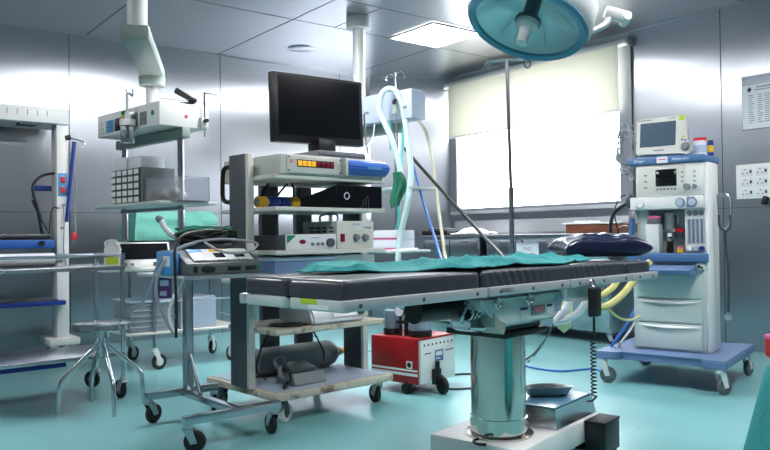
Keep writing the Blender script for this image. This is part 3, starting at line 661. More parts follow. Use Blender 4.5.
cable('grey_hose', [(-3.430, 1.478, 0.948), (-3.431, 1.412, 0.930), (-3.437, 1.355, 0.897), (-3.418, 1.298, 0.833), (-3.432, 1.279, 0.749), (-3.424, 1.290, 0.659), (-3.402, 1.319, 0.579), (-3.376, 1.352, 0.508)], .0075, M_GCABLE, 'grey hose hanging in front of the light blue case', 'hose')
cable('white_lead', [(-3.461, 1.439, 0.817), (-3.418, 1.396, 0.753), (-3.403, 1.350, 0.690), (-3.396, 1.327, 0.626), (-3.390, 1.334, 0.565), (-3.376, 1.352, 0.522)], .007, M_WTUBE, 'thick white lead curving below the electrosurgical unit', 'lead')
cable('black_lead', [(-3.385, 1.505, 1.006), (-3.334, 1.407, 0.996), (-3.286, 1.338, 0.973), (-3.261, 1.304, 0.919), (-3.262, 1.304, 0.819), (-3.260, 1.307, 0.692), (-3.260, 1.306, 0.520)], .0065, M_KCABLE, 'thick black lead hanging down beside the stand column', 'lead')
t = thing('handpiece', 'grey handpiece leaning against the tangled leads', 'handpiece', oe(-.175, .02, .945), 92)
b = MB(); b.tube([(-.05, .04, .12), (-.02, .02, .06), (.05, 0, .01)], .014, 10); b.build('grip', M_OFFW, t); b = MB(); b.blob((-.055, .042, .125), (.02, .018, .02)); b.build('tip', M_MGREY, t)

# ------------------------------------------------------------------ endoscopy cart
t = thing('endoscopy_cart', 'tall cream and grey endoscopy cart with worn shelves carrying the monitor', 'cart', (-3.73, 2.24, 0), 95)
b = MB(); b.bx(-.41, .405, -.36, .36, .13, .172, .012); b.build('deck', M_RUST, t)
b = MB(); b.bx(-.385, .38, -.335, .335, .1725, .176); b.build('deck_mat', M_CRATEL, t, smooth=False)
b = MB(); b.bx(-.405, .35, -.35, .12, .466, .495, .008); b.build('lower_shelf', M_RUST, t)
for z, nm in ((.74, 'shelf'), (.902, 'shelf'), (1.13, 'shelf'), (1.297, 'shelf')):
    b = MB(); b.bx(-.40, .36, -.35, .20, z - .022, z, .005); b.build(nm, M_CREAM, t)
b = MB(); b.bx(-.432, -.395, -.115, .05, .17, 1.42, .005); b.build('side_panel', M_DGREY, t)
b = MB(); b.bx(.365, .40, -.115, .05, .17, 1.42, .005); b.build('side_panel', M_DGREY, t)
b = MB(); b.bx(-.432, -.393, -.14, -.115, .17, 1.42, .004); b.build('edge_strip', M_CREAM, t)
b = MB(); b.bx(.363, .402, -.14, -.115, .17, 1.42, .004); b.build('edge_strip', M_CREAM, t)
for u in (-.06, .19):
    b = MB(); b.bx(u - .06, u + .06, .205, .245, .17, 1.30, .004); b.build('back_column', M_DGREY, t)
b = MB(); b.tube([(-.41, .05, 1.36), (-.41, .12, 1.36), (-.41, .15, 1.33), (-.41, .155, 1.25), (-.41, .15, 1.19), (-.41, .11, 1.17), (-.41, .05, 1.17)], .013); b.build('push_handle', M_BLACK, t)
for i, (u, v) in enumerate(((-.33, -.29), (.34, -.29), (-.33, .29), (.34, .29))): caster(t, u, v, .132, .052, (25, 80, 100, 60)[i], tyre=(M_OFFW, M_RUBBER, M_TYRE, M_RUBBER)[i], hub=M_DGREY, fork=(M_DGREY, M_CREAM, M_DGREY, M_CREAM)[i])
oc = fr(-3.73, 2.24, 95)
t = thing('light_source_console', 'cream console with amber and red indicator row below the monitor', 'console', oc(-.175, -.02, 1.2975), 95)
b = MB(); b.bx(-.20, .51, -.34, .22, 0, .105, .004); b.build('case', M_CREAM, t)
b = MB(); b.bx(-.165, .195, -.351, -.34, .008, .10, .003); fp = b.build('front_plate', M_CREAM, t)
for k in range(8):
    b = MB(); b.bx(-.098 + .03 * k, -.073 + .03 * k, -.357, -.351, .045, .073, .002); b.build('indicator', M_AMBER if k < 4 else M_DRED, fp)
b = MB(); b.bx(-.103, .142, -.3525, -.351, .04, .078); b.build('indicator_strip', M_BLACK, fp, smooth=False)
b = MB(); b.prism([(-.15, .058), (-.128, .058), (-.139, .076)], 'y', -.353, -.351); b.build('warning_mark', M_REDINK, fp, smooth=False)
b = MB()
for u in (-.155, .185):
    for z in (.02, .09): b.cyl((u, -.354, z), (u, -.35, z), .005, seg=8)
b.build('screw', M_DGREY, fp)
t = thing('camera_unit', 'blue rounded camera unit beside the indicator console', 'camera unit', oc(.20, -.37, 1.306), 95)
b = MB(); b.prism([(0, .0), (-.035, .02), (-.05, .045), (-.035, .075), (0, .09)], 'x', -.165, .145); bmesh.ops.bevel(b.bm, geom=b.bm.edges[:], offset=.008, segments=2, affect='EDGES'); b.build('case', M_BLUE, t)
b = MB(); b.bx(-.185, -.166, -.045, .0, -.004, .092, .004); b.build('end_flange', M_CREAM, t)
b = MB(); b.bx(-.03, .07, -.0515, -.044, .038, .052); b.build('name_strip', M_LBLUE, t, smooth=False)
t = thing('monitor', 'large black flat-screen monitor on top of the endoscopy cart', 'monitor', oc(.08, -.06, 1.4035), 95)
tv = Matrix.Rotation(math.radians(-1.6), 3, 'Y')
b = MB(); b.box((.02, 0, .305), (.65, .055, .395), .008, tv); sc = b.build('housing', M_BLACK, t)
b = MB(); b.box(Vector((.02, 0, .305)) + tv @ Vector((0, -.028, .012)), (.592, .003, .33), 0, tv); b.build('screen', M_SCREEN, sc, smooth=False)
b = MB(); b.box(Vector((.02, 0, .305)) + tv @ Vector((0, -.0282, -.187)), (.10, .002, .005), 0, tv); b.build('silver_strip', M_LINK, sc, smooth=False)
text('SONY', .022, M_LINK, sc, Vector((.02, 0, .305)) + tv @ Vector((0, -.0285, -.174)), (PI / 2, math.radians(-1.6), 0))
b = MB(); b.bx(-.04, .08, -.09, .02, .03, .13, .004); b.build('neck', M_BLACK, t)
b = MB(); b.bx(-.19, .14, -.285, -.03, 0, .036, .006); b.mi = 1; b.bx(-.19, .14, -.287, -.283, .006, .014); b.build('base', [M_MGREY, M_DGREY], t)
# shelf with the black unit and tape rolls
t = thing('black_processor', 'black video processor with slanted side on the upper cart shelf', 'processor', oc(.10, -.16, 1.1305), 95)
b = MB(); b.prism([(-.19, 0), (.23, 0), (.23, .045), (-.19, .125)], 'x', -.10, .235); b.build('case', M_BLACK, t)
b = MB(); b.bx(-.095, .23, -.193, -.19, .005, .12); b.build('front_plate', M_SCREEN, t, smooth=False)
b = MB(); b.torus((-.03, -.194, .065), .018, .003, (0, 1, 0), 20, 6); b.build('emblem', M_LINK, t)
b = MB()
for k in range(3): b.torus((.06, -.194, .03), .03 + .02 * k, .0012, (0, 1, 0), 20, 6, .2, 2.4)
b.build('arc_decoration', M_MGREY, t)
for i, (u, m, lab) in enumerate(((-.335, M_YELLOW, 'leftmost yellow tape roll on the upper cart shelf'), (-.27, M_DBLUE, 'blue tape roll next to the leftmost yellow roll'), (-.205, M_DBLUE, 'blue tape roll next to the black processor side yellow roll'), (-.145, M_YELLOW, 'yellow tape roll against the black processor'))):
    k = thing('tape_roll', lab, 'tape roll', oc(u, -.12 - .01 * i, 1.131), 95, 'tape rolls on the cart')
    b = MB(); b.lathe([(.016, -.027), (.031, -.027), (.031, .027), (.016, .027), (.016, -.027)], (0, 0, .031), 24, (1, 0, 0)); b.build('tape', m, k)
    b = MB(); b.lathe([(.012, -.028), (.0165, -.028), (.0165, .028), (.012, .028), (.012, -.028)], (0, 0, .031), 20, (1, 0, 0)); b.build('core', M_CRATEL, k)
# insufflator and beige supply
t = thing('insufflator', 'white-fronted insufflator with green corner flash and knobs on the cart', 'insufflator', oc(-.15, -.16, .9025), 95)
b = MB(); b.bx(-.16, .165, -.15, .27, 0, .08, .004); b.build('case', M_DGREY, t)
b = MB(); b.bx(-.163, .168, -.16, -.148, 0, .083, .003); f_ = b.build('front_plate', M_LABEL, t)
b = MB(); b.prism([(-.16, .078), (-.10, .078), (-.16, .035)], 'y', -.1615, -.16); b.build('green_flash', M_GREEN, f_, smooth=False)
b = MB(); b.blob((-.06, -.161, .043), (.022, .003, .012)); b.build('display', M_DRED, f_)
for u in (.005, .04, .07): MB().cyl((u, -.168, .03), (u, -.158, .03), .009, seg=14).build('knob', M_MGREY, f_)
MB().cyl((.122, -.178, .036), (.122, -.158, .036), .024, seg=20).build('dial', M_DGREY, f_)
b = MB(); b.bx(-.0, .05, -.1615, -.16, .062, .065); b.build('printed_line', M_INK, f_, smooth=False)
t = thing('power_supply', 'cream power supply box with handle and two knobs right of the insufflator', 'power supply', oc(.16, -.20, .9025), 95)
b = MB(); b.bx(-.135, .135, -.12, .20, 0, .155, .004); b.mi = 1
for k in range(4):
    for j in range(3): b.bx(-.1362, -.134, -.09 + .06 * k, -.05 + .06 * k, .07 + .022 * j, .08 + .022 * j)
b.build('case', [M_CREAM, M_DGREY], t)
b = MB(); b.tube([(-.09, -.07, .155), (-.09, -.07, .185), (-.085, -.03, .195), (-.085, .05, .195), (-.09, .09, .185), (-.09, .09, .155)], .006); b.build('handle', M_STEEL, t)
b = MB(); b.bx(-.112, -.082, -.126, -.119, .04, .085, .003); b.build('rocker_switch', M_DRED, t)
for u in (-.0, .065): b = MB(); b.cyl((u, -.142, .062), (u, -.12, .062), .017); b.cyl((u, -.124, .062), (u, -.119, .062), .022); b.build('knob', M_MGREY, t)
b = MB(); b.bx(-.02, .04, -.1212, -.12, .13, .142); b.bx(-.02, .06, -.1212, -.12, .098, .1); b.build('printed_label', M_CRATEL, t, smooth=False)
text('5 Amp', .022, M_MGREY, t, (.085, -.121, .12), FRONT)
# hidden shelf behind the mattress
t = thing('clear_tub', 'blue-tinted plastic tub low on the cart behind the mattress', 'tub', oc(-.17, -.13, .7405), 95)
b = MB(); b.bx(-.21, .17, -.18, .18, 0, .115, .012); b.build('body', M_TUB, t); b = MB(); b.bx(-.22, .18, -.19, .19, .105, .125, .006); b.build('lid', M_CRATEL, t)
t = thing('accessory_box', 'white accessory box with green and black marks behind the green drape', 'box', oc(.18, -.13, .7405), 95)
b = MB(); b.bx(-.165, .165, -.14, .14, 0, .125, .004); b.build('case', M_WHITE, t)
b = MB(); b.bx(-.15, -.10, -.142, -.14, .05, .11); b.build('green_label', M_LGREEN, t, smooth=False); b = MB(); b.bx(.01, .05, -.142, -.14, .065, .09); b.build('black_label', M_BLACK, t, smooth=False)
t = thing('pink_carton', 'pink carton standing on the accessory box behind the mattress', 'box', oc(.02, .02, .867), 95)
b = MB(); b.bx(-.06, .10, -.03, .03, 0, .008, .003); b.build('carton', M_PINK, t)
# lower shelf: steel case; deck: pedal and cylinder
t = thing('steel_case', 'silver steel device with sloped front on the lower cart shelf', 'device', oc(.03, -.175, .4955), 95)
b = MB(); b.prism([(-.17, 0), (.16, 0), (.16, .115), (-.125, .115), (-.165, .03)], 'x', -.19, .17); bmesh.ops.bevel(b.bm, geom=b.bm.edges[:], offset=.012, segments=2, affect='EDGES'); b.build('case', M_ALU, t)
b = MB(); b.grid(lambda p, q: (-.05 + .17 * p, -.168 + .036 * q, .037 + .07 * q), 1, 1, .003); b.build('sloped_panel', M_WHITE, t)
b = MB(); b.cyl((.145, -.14, .06), (.145, -.175, .06), .022); b.cyl((.145, -.172, .06), (.145, -.178, .06), .015); b.build('socket', M_DGREY, t)
CORD = cable('black_cord', [oc(-.30, -.20, .502), oc(-.25, -.28, .503), oc(-.15, -.27, .503), oc(-.2, -.2, .503), oc(-.31, -.15, .503), oc(-.32, -.26, .503), oc(-.22, -.31, .503)], .006, M_KCABLE, 'black cord coiled on the lower cart shelf', 'cord')
t = thing('foot_pedal', 'grey foot pedal standing on the cart deck with its cord', 'foot pedal', oc(-.13, -.20, .1765), 95)
b = MB(); b.prism([(-.08, 0), (.10, 0), (.09, .055), (-.05, .06)], 'x', -.11, .11); bmesh.ops.bevel(b.bm, geom=b.bm.edges[:], offset=.006, segments=2, affect='EDGES'); b.build('body', M_MGREY, t)
b = MB(); b.box((-.01, .03, .085), (.16, .13, .018), .006, Matrix.Rotation(.18, 3, 'X')); b.build('treadle', M_DGREY, t)
b = MB(); b.torus((-.11, .06, .12), .03, .012, (.3, 1, 0), 20, 8); b.tube([(-.11, .06, .09), (-.12, .04, .05), (-.10, .02, .03)], .012); b.build('guard_ring', M_MGREY, t)
b = MB(); b.tube([(-.09, -.0, .02), (-.16, -.05, .01), (-.19, -.1, .008), (-.14, -.08, .03), (-.10, -.02, .06)], .006); b.build('cord', M_KCABLE, t); b = MB(); b.tube([(.09, .02, .03), (.17, .06, .05), (.24, .12, .12), (.20, .16, .24), (.15, .13, .30)], .005); b.build('cord', M_KCABLE, t); b = MB(); b.tube([(-.17, .1, .02), (-.22, .12, .08), (-.2, .1, .2), (-.15, .08, .3)], .005); b.build('cord', M_KCABLE, t)
t = thing('gas_cylinder', 'grey-green gas cylinder lying across the back of the cart deck', 'gas cylinder', oc(.02, .11, .2565), 95)
b = MB(); b.lathe([(0, -.30), (.05, -.295), (.078, -.27), (.08, -.2), (.08, .25), (.072, .29), (.045, .325), (.025, .335), (.025, .36), (0, .36)], (0, 0, 0), 28, (1, 0, 0)); b.build('body', M_MGREY, t)
b = MB(); b.cyl((.36, 0, 0), (.385, 0, 0), .018); b.blob((.39, 0, .0), (.012, .02, .02)); b.build('valve', M_YELLOW, t)

# ------------------------------------------------------------------ operating table
BO = (-2.168, 2.251)
ot = fr(BO[0], BO[1], 98)
t = thing('operating_table', 'operating table with black sectioned mattress on a steel column', 'operating table', (BO[0], BO[1], 0), 98)
b = MB(); b.bx(-.172, .585, -.195, .232, .046, .15, .014); base = b.build('base', M_WHITE, t); base.rotation_euler = (0, 0, math.radians(6))
for u in (-.12, .5):
    for v in (-.14, .17): b = MB(); b.cyl((u, v, 0), (u, v, .05), .035, seg=16); b.build('foot', M_RUBBER, base)
b = MB(); b.torus((-.155, -.02, .152), .04, .006, (0, 0, 1), 20, 6, 0, PI); b.build('floor_lock_ring', M_BLACK, base)
b = MB(); b.lathe([(0, .15), (.142, .15), (.142, .158), (.12, .162), (.118, .162), (.118, .225), (.113, .226), (.113, .58), (0, .58)], seg=56); b.build('column', M_BRUSH, t)
b = MB(); b.bx(-.20, .09, -.18, .11, .574, .598, .004); b.bx(-.185, .07, -.165, .1, .598, .66, .006); b.build('column_plate', M_BLACK, t)
b = MB(); b.prism([(-.43, .752), (-.43, .71), (-.37, .69), (-.30, .634), (.04, .636), (.09, .66), (.13, .752)], 'y', -.25, .2); bmesh.ops.bevel(b.bm, geom=b.bm.edges[:], offset=.012, segments=2, affect='EDGES'); g = b.build('gear_housing', M_BEDG, t)
b = MB(); b.prism([(-.37, .69), (-.30, .635), (-.315, .61), (-.365, .64)], 'y', -.255, -.16); b.build('bracket', M_GREENGREY, g)
b = MB(); b.box((-.083, -.2515, .682), (.095, .004, .034), .016); pl_ = b.build('name_plate', M_MGREY, g)
text('TOSY', .025, M_REDINK, pl_, (-.083, -.254, .682), FRONT, bold=.0006)
for u, w in ((-.178, .048), (-.004, .038)):
    b = MB(); b.bx(u - w / 2, u + w / 2, -.2525, -.2495, .66, .702); q = b.build('label', M_LABEL, g, smooth=False); b = MB(); b.bx(u - w / 2, u + w / 2, -.2532, -.2524, .688, .698); b.build('label_heading', M_PURPLE, q, smooth=False)
b = MB(); b.bx(.04, .085, -.2522, -.2495, .665, .735); b.build('label', M_CRATEL, g, smooth=False)
b = MB(); b.cyl((-.66, -.13, .712), (-.40, -.13, .712), .042, seg=24); b.build('motor', M_BLACK, t)
b = MB(); b.cyl((-.40, -.14, .725), (-.36, -.14, .725), .05, seg=20); b.cyl((-.385, -.19, .66), (-.385, -.10, .66), .04)
for k in range(4): b.torus((-.43 + .022 * k, -.17, .70), .034, .005, (1, .2, 0), 18, 6)
b.tube([(-.45, -.17, .66), (-.47, -.19, .68), (-.46, -.2, .72)], .007); b.tube([(-.42, -.18, .64), (-.36, -.2, .635), (-.33, -.2, .655)], .01); b.bx(-.36, -.30, -.16, -.05, .63, .76, .008); b.build('linkage', M_STEEL, t)
for u in (-.36, -.16):
    b = MB(); b.torus((u, -.268, .728), .018, .005, (0, 1, 0), 18, 6); b.bx(u - .012, u + .012, -.275, -.262, .735, .757, .003); b.build('rail_clamp', M_STEEL, t)
b = MB(); b.prism([(.07, .757), (.45, .757), (.36, .70), (.22, .69), (.10, .70), (.075, .72)], 'y', -.262, -.18); b.build('side_bracket', M_BEDG, t)
b = MB(); b.bx(-1.08, .88, -.24, .19, .762, .79, .006); b.build('table_frame', M_BLACK, t)
for x0, x1 in ((-1.115, -.445), (-.43, .10), (.115, .635), (.65, .90)):
    b = MB(); b.bx(x0, x1, -.285, -.262, .755, .788, .004); r_ = b.build('side_rail', M_ALU, t)
    n_ = 3 if x1 - x0 > .4 else 2
    for k in range(n_): b = MB(); b.cyl((x0 + .06 + (x1 - x0 - .12) * k / (n_ - 1), -.2865, .77), (x0 + .06 + (x1 - x0 - .12) * k / (n_ - 1), -.284, .77), .007, seg=10); b.build('bolt', M_DGREY, r_)
    b = MB(); b.bx(x0, x1, .21, .232, .755, .788, .004); b.build('side_rail', M_ALU, t)
for v0, v1, fu in ((-.275, -.03, -1.112), (.0, .195, -1.112)):
    b = MB(); b.bx(fu, fu + .035, v0, v1, .752, .788, .006); b.build('foot_rail', M_LGREEN, t)
b = MB(); b.bx(-1.1135, -1.112, -.16, -.085, .772, .787); b.build('yellow_label', M_LIME, t, smooth=False)
b = MB(); b.bx(-1.1135, -1.112, -.21, -.12, .758, .77); b.build('white_label', M_LABEL, t, smooth=False)
text('SERIES I', .022, M_MGREY, t, (-.33, -.2858, .772), FRONT)
def pad(x0, x1, y0, y1, z0, z1, seed, crease=False):
    b = MB(); bm_ = bmesh.new(); bmesh.ops.create_cube(bm_, size=1)
    bmesh.ops.subdivide_edges(bm_, edges=bm_.edges[:], cuts=1, use_grid_fill=True); 
    n = 5
    bm_.free()
    r = .020; L_, W_ = x1 - x0, y1 - y0
    nu = max(8, int(L_ / .0065)) if crease else max(8, int(L_ / .03))
    prof = [(0, 0), (0, .25), (0, .5), (0, .72), (.08, .88), (.3, .98), (.7, 1.0)]    # v inset fraction of r, height fraction
    def ring(u, ins, hs):
        P = []
        for f_, h_ in prof: P.append((u, y0 + ins + f_ * r * 1.2, z0 + (z1 - z0) * h_ * hs))
        for k in range(1, 6): P.append((u, y0 + ins + r + (W_ - 2 * (ins + r)) * k / 6, z0 + (z1 - z0) * 1.01 * hs))
        for f_, h_ in prof[::-1]: P.append((u, y1 - ins - f_ * r * 1.2, z0 + (z1 - z0) * h_ * hs))
        return P
    rows = [ring(x0, .012, .62), ring(x0 + .003, .005, .86), ring(x0 + .012, 0, .97)]
    for k in range(1, nu): rows.append(ring(x0 + .012 + (L_ - .024) * k / nu, 0, 1))
    rows += [ring(x1 - .012, 0, .97), ring(x1 - .003, .005, .86), ring(x1, .012, .62)]
    V_ = []
    for R_ in rows:
        row = []
        for (u, v, z) in R_:
            h_ = (z - z0) / (z1 - z0); nz = noise.noise(Vector((u * 7, v * 7, seed))) * .0025
            dv = 0
            if crease and v < y0 + .05:
                w = math.sin((u * 1.0 + h_ * .04) * 2 * PI / .045) ; env = 1.2 * math.exp(-((u - (x0 + .17)) / .17) ** 2) + .8 * math.exp(-((u - (x0 + .72)) / .14) ** 2)
                dv = .008 * (max(0, w) ** 1.5) * env * math.sin(PI * min(1, h_))
            row.append(b.bm.verts.new((u, v + dv, z + nz * h_)))
        V_.append(row)
    for i in range(len(V_) - 1):
        for j in range(len(V_[0]) - 1): b.bm.faces.new((V_[i][j], V_[i + 1][j], V_[i + 1][j + 1], V_[i][j + 1]))
        b.bm.faces.new((V_[i][-1], V_[i + 1][-1], V_[i + 1][0], V_[i][0]))
    b.bm.faces.new(V_[0]); b.bm.faces.new(V_[-1][::-1])
    return b.build('mattress', M_VINYL, t, ang=60)
pad(-1.11, -.465, -.268, -.018, .79, .846, 1)
pad(-1.11, -.465, -.004, .205, .79, .846, 2)
pad(-.452, .605, -.268, .208, .79, .846, 3, True)
pad(.615, .865, -.262, .204, .79, .842, 4)
# stand of the far rail: drip pole
t = thing('drip_stand', 'tall thin steel drip pole with crossbar hooks clamped behind the operating table', 'drip stand', ot(.49, .262), 98)
b = MB(); b.cyl((0, 0, .70), (0, 0, 1.2), .0125, seg=14); b.cyl((0, 0, 1.15), (-.02, .0, 1.822), .009, seg=12); b.build('pole', M_STEEL, t)
b = MB(); b.bx(-.02, .02, -.028, .03, .74, .80, .004); b.cyl((0, .03, .77), (0, .07, .77), .012); b.build('clamp', M_DGREY, t)
b = MB(); cz = 1.82
for s in (-1, 1):
    c0 = Vector((-.02, .0, cz)); dx = Vector((.55 * s, -.83 * s, 0)).normalized() 
    b.tube([c0, c0 + dx * .10], .006, smooth=False); b.torus(c0 + dx * .097 + Vector((0, 0, -.022)), .02, .0045, (.3, 1, 0), 20, 6)
b.build('hooks', M_CHROME, t)
# steel box with blue glass plate on the base, kidney dish, black box
t = thing('foot_control_box', 'low steel box with blue glass top lying on the operating table base', 'steel box', (BO[0], BO[1], 0), 104)
b = MB(); n0 = 0; P0 = [(.17, -.178), (.58, -.178), (.58, .06), (.17, .06)]; P1 = [(.17, -.172), (.545, -.172), (.545, .055), (.17, .055)]
A = [b.bm.verts.new((x, y, .151)) for x, y in P0]; B = [b.bm.verts.new((x, y, .236)) for x, y in P1]; b.bridge(A, B); b.bm.faces.new(A[::-1]); b.bm.faces.new(B); b.build('body', M_STEEL, t, smooth=False)
b = MB(); b.bx(.172, .542, -.168, .052, .2362, .243, .002); b.build('glass_top', M_GLASSB, t, smooth=False)
t = thing('kidney_dish', 'shiny steel kidney dish on the blue glass plate', 'kidney dish', fr(BO[0], BO[1], 104)(.385, -.03, .2435), 60)
b = MB()
def kid(s, h):
    return [((s * (.115 + .0 * math.cos(a)) * math.cos(a)), s * .055 * math.sin(a) - .03 * (math.cos(a) ** 2) * s + .012, h) for a in [2 * PI * k / 36 for k in range(36)]]
rs = [[b.bm.verts.new(p) for p in kid(s, h)] for s, h in ((.72, 0), (.80, .006), (.95, .034), (1.03, .038), (1.03, .040), (.93, .036), (.76, .007), (.4, .004))]
for A, B in zip(rs, rs[1:]): b.bridge(A, B)
b.bm.faces.new(rs[0][::-1]); b.bm.faces.new(rs[-1]); b.build('dish', M_ALU, t)
t = thing('black_box', 'matt black box on short feet against the side of the white table base', 'box', fr(BO[0], BO[1], 104)(.487, -.244), 104)
b = MB(); b.bx(-.083, .083, -.048, .046, .012, .142, .004); b.build('case', M_BLACK, t)
for u in (-.06, .06):
    for v in (-.03, .03): b = MB(); b.cyl((u, v, 0), (u, v, .014), .011, seg=12); b.build('foot', M_RUBBER, t)
b = MB(); b.bx(-.085, .085, -.05, .047, .14, .15, .003); b.build('lid', M_RUBBER, t)
# handset with curly cord
t = thing('table_handset', 'black handset hanging from the table rail on a curly cord', 'handset', ot(.255, -.30), 98)
b = MB(); b.box((0, -.005, .69), (.075, .03, .125), .012); b.build('body', M_BLACK, t)
b = MB(); b.torus((0, .005, .765), .016, .004, (0, 1, 0), 16, 6); b.build('hook', M_STEEL, t)
b = MB(); b.tube([(0, 0, .632), (.0, 0, .58), (.01, .005, .53)], .005)
pts = []
for k in range(120):
    z = .53 - .23 * k / 119; a = k * 2 * PI / 8; pts.append((.01 + .011 * math.cos(a), .01 + .011 * math.sin(a), z))
b.tube(pts, .0032, 5, 1, smooth=False); b.tube([pts[-1], (.03, .03, .275), (.06, .07, .262)], .004); b.build('curly_cord', M_KCABLE, t)
# pillow and drape on the mattress
def cushion(L_, W_, h, seed):
    b = MB(); n = 30; top, bot = {}, {}
    for i in range(n + 1):
        for j in range(n + 1):
            p, q = -1 + 2 * i / n, -1 + 2 * j / n
            e = (max(0, 1 - abs(p) ** 3) ** .42) * (max(0, 1 - abs(q) ** 3) ** .42)
            px = p * L_ / 2 * (1 - .10 * (1 - abs(q)) * abs(p) ** 4 * 0 - .08 * (q * q < .6) * 0); px *= 1 - .06 * (1 - q * q) * abs(p); py = q * W_ / 2 * (1 - .10 * (1 - p * p) * abs(q))
            c = .014 * noise.noise(Vector((p * 2.2, q * 2.2, seed))) + .012 * noise.noise(Vector((p * 5 + q * 3, q * 4, seed + 2)))
            zt = .35 * h + (.65 * h) * e + c * e; zb = .35 * h * (1 - min(1, e * 1.6))
            top[i, j] = b.bm.verts.new((px, py, max(zt, zb + .001))); bot[i, j] = top[i, j] if i in (0, n) or j in (0, n) else b.bm.verts.new((px, py, zb))
    for i in range(n):
        for j in range(n):
            b.bm.faces.new((top[i, j], top[i + 1, j], top[i + 1, j + 1], top[i, j + 1]))
            q = (bot[i, j], bot[i, j + 1], bot[i + 1, j + 1], bot[i + 1, j]); 
            if len(set(q)) == 4 and not all(k in top.values() for k in q):
                try: b.bm.faces.new(q)
                except ValueError: pass
    return b
t = thing('pillow', 'shiny navy blue pillow at the head end of the operating table', 'pillow', ot(.765, -.05, .862), 98 - 38)
cushion(.44, .27, .105, 4).build('pillow_case', M_NAVY, t, ang=70)
def spread(p, q):
    u = -.96 + 1.54 * p; fr_ = -.245 + .10 * max(0, (p - .72) / .28) ** 1.2 * 1.3 + .27 * max(0, (.3 - p) / .3) + .02 * math.sin(p * 17)
    bk = .16 - .05 * max(0, (p - .8) / .2); v = fr_ + (bk - fr_) * q
    u += .025 * math.sin(q * 9 + 1) * (1 - 2 * p) + .05 * (q - .3) * (p < .2)
    wx = .5 * noise.noise(Vector((u * 3, v * 3, 4))); h = .012 + .022 * noise.noise(Vector((u * 5.0, v * 4, 2))) + .012 * noise.noise(Vector((u * 13, v * 11, 7))) + .026 * (1 - abs(math.sin(u * 6 + v * 11 + 4 * wx))) ** 2 + .018 * (1 - abs(math.sin(u * 13 - v * 8 + 5 * wx))) ** 2 + .010 * math.exp(-((u + .3) / .12) ** 2)
    h *= 1 - .35 * q; edge = min(1, p / .04, (1 - p) / .05, q / .10, (1 - q) / .06)
    return (u, v, .849 + max(.004, h) * (.28 + .72 * max(0, edge)) + .002)
b = MB(); b.grid(spread, 90, 40, .004); o = b.build('surgical_drape', M_TEAL, ang=75)
o.matrix_world = Matrix.Translation((BO[0], BO[1], 0)) @ Matrix.Rotation(math.radians(98), 4, 'Z')
tag(o, 'crumpled teal surgical drape spread along the operating table mattress', 'drape')

# ------------------------------------------------------------------ red suction machine
t = thing('suction_machine', 'red and white suction machine on casters under the operating table', 'suction machine', (-3.68, 3.045, 0), 12)
b = MB(); b.bx(-.19, .185, -.19, .19, .065, .345, .008); b.build('housing', M_RED, t)
b = MB(); b.bx(.185, .203, -.178, .178, .07, .335, .003); ep = b.build('end_panel', M_OFFW, t)
b = MB(); b.bx(.185, .205, -.188, .188, .336, .347); b.build('red_edge', M_RED, t, smooth=False)
for z0, z1 in ((.115, .132), (.143, .155)):
    b = MB(); b.bx(-.1905, .185, -.1915, -.1895, z0, z1); b.build('white_stripe', M_WHITE, t, smooth=False)
b = MB(); b.bx(.10, .145, -.1918, -.1895, .16, .205); q = b.build('badge', M_LABEL, t, smooth=False); b = MB(); b.blob((.122, -.192, .182), (.016, .001, .016)); b.build('badge_mark', M_BLACK, q)
for k in range(8):
    b = MB(); b.bx(.2025, .2036, -.15 + .041 * k, -.136 + .041 * k, .295, .308); b.build('vent', M_BLACK, ep, smooth=False)
b = MB(); b.bx(.2025, .204, -.035, .05, .19, .26); q = b.build('blue_label', M_ANBLUE2, ep, smooth=False); b = MB(); b.bx(.2038, .2045, -.025, .04, .225, .25); b.bx(.2038, .2045, -.025, .02, .205, .212); b.build('label_print', M_LABEL, q, smooth=False)
b = MB()
for y0, y1 in ((-.14, -.075), (.075, .16)): b.bx(.2028, .2034, y0, y1, .245, .252)
b.build('panel_print', M_PURPLE, ep, smooth=False)
for (u, v, r, h, lab) in ((-.095, -.08, .055, .15, 0), (.12, -.075, .068, .16, 0)):
    b = MB(); b.lathe([(0, .345), (r + .006, .345), (r + .006, .385), (r, .385)], (u, v, 0), 32); j = b.build('jar_holder', M_BLACK, t)
    b = MB(); b.lathe([(r - .002, .37), (r, .38), (r, .345 + h), (r - .01, .355 + h), (r * .5, .36 + h), (0, .36 + h)], (u, v, 0), 32); b.build('glass_jar', M_JAR, j)
    b = MB(); b.lathe([(r * .6, .36 + h), (r * .8, .365 + h), (r * .7, .39 + h), (0, .39 + h)], (u, v, 0), 24); b.build('jar_lid', M_MGREY, j)
b = MB(); b.lathe([(0, -.012), (.035, -.012), (.038, 0), (.034, .008), (.034, .004), (0, .004)], (-.0, -.13, .50), 28, (.15, -1, .1)); b.mi = 1; b.lathe([(0, .005), (.033, .005), (.033, .006), (0, .006)], (-.0, -.13, .50), 28, (.15, -1, .1)); b.build('pressure_gauge', [M_BLACK, M_LABEL], t)
b = MB(); b.cyl((.0, -.12, .345), (.0, -.12, .48), .01); b.cyl((.03, -.10, .345), (.03, -.10, .46), .014); b.bx(-.03, .045, -.13, -.09, .42, .44, .004); b.build('valve', M_BLACK, t)
b = MB(); b.bx(.205, .235, -.075, -.01, .055, .15, .006); b.cyl((.225, -.04, .14), (.225, -.04, .195), .014); b.bx(.20, .27, -.05, -.03, .05, .11, .006); b.mi = 0; b.build('caster_bracket', M_BLACK, t)
caster(t, .24, -.04, .11, .054, -20, .03, M_BLACK, M_BLACK, M_BLACK)
for u, v in ((-.14, -.16), (.1, -.17), (-.14, .16), (.12, .16)): caster(t, u, v, .08, .033, 180, .026, M_BLACK, M_BLACK, M_BLACK)
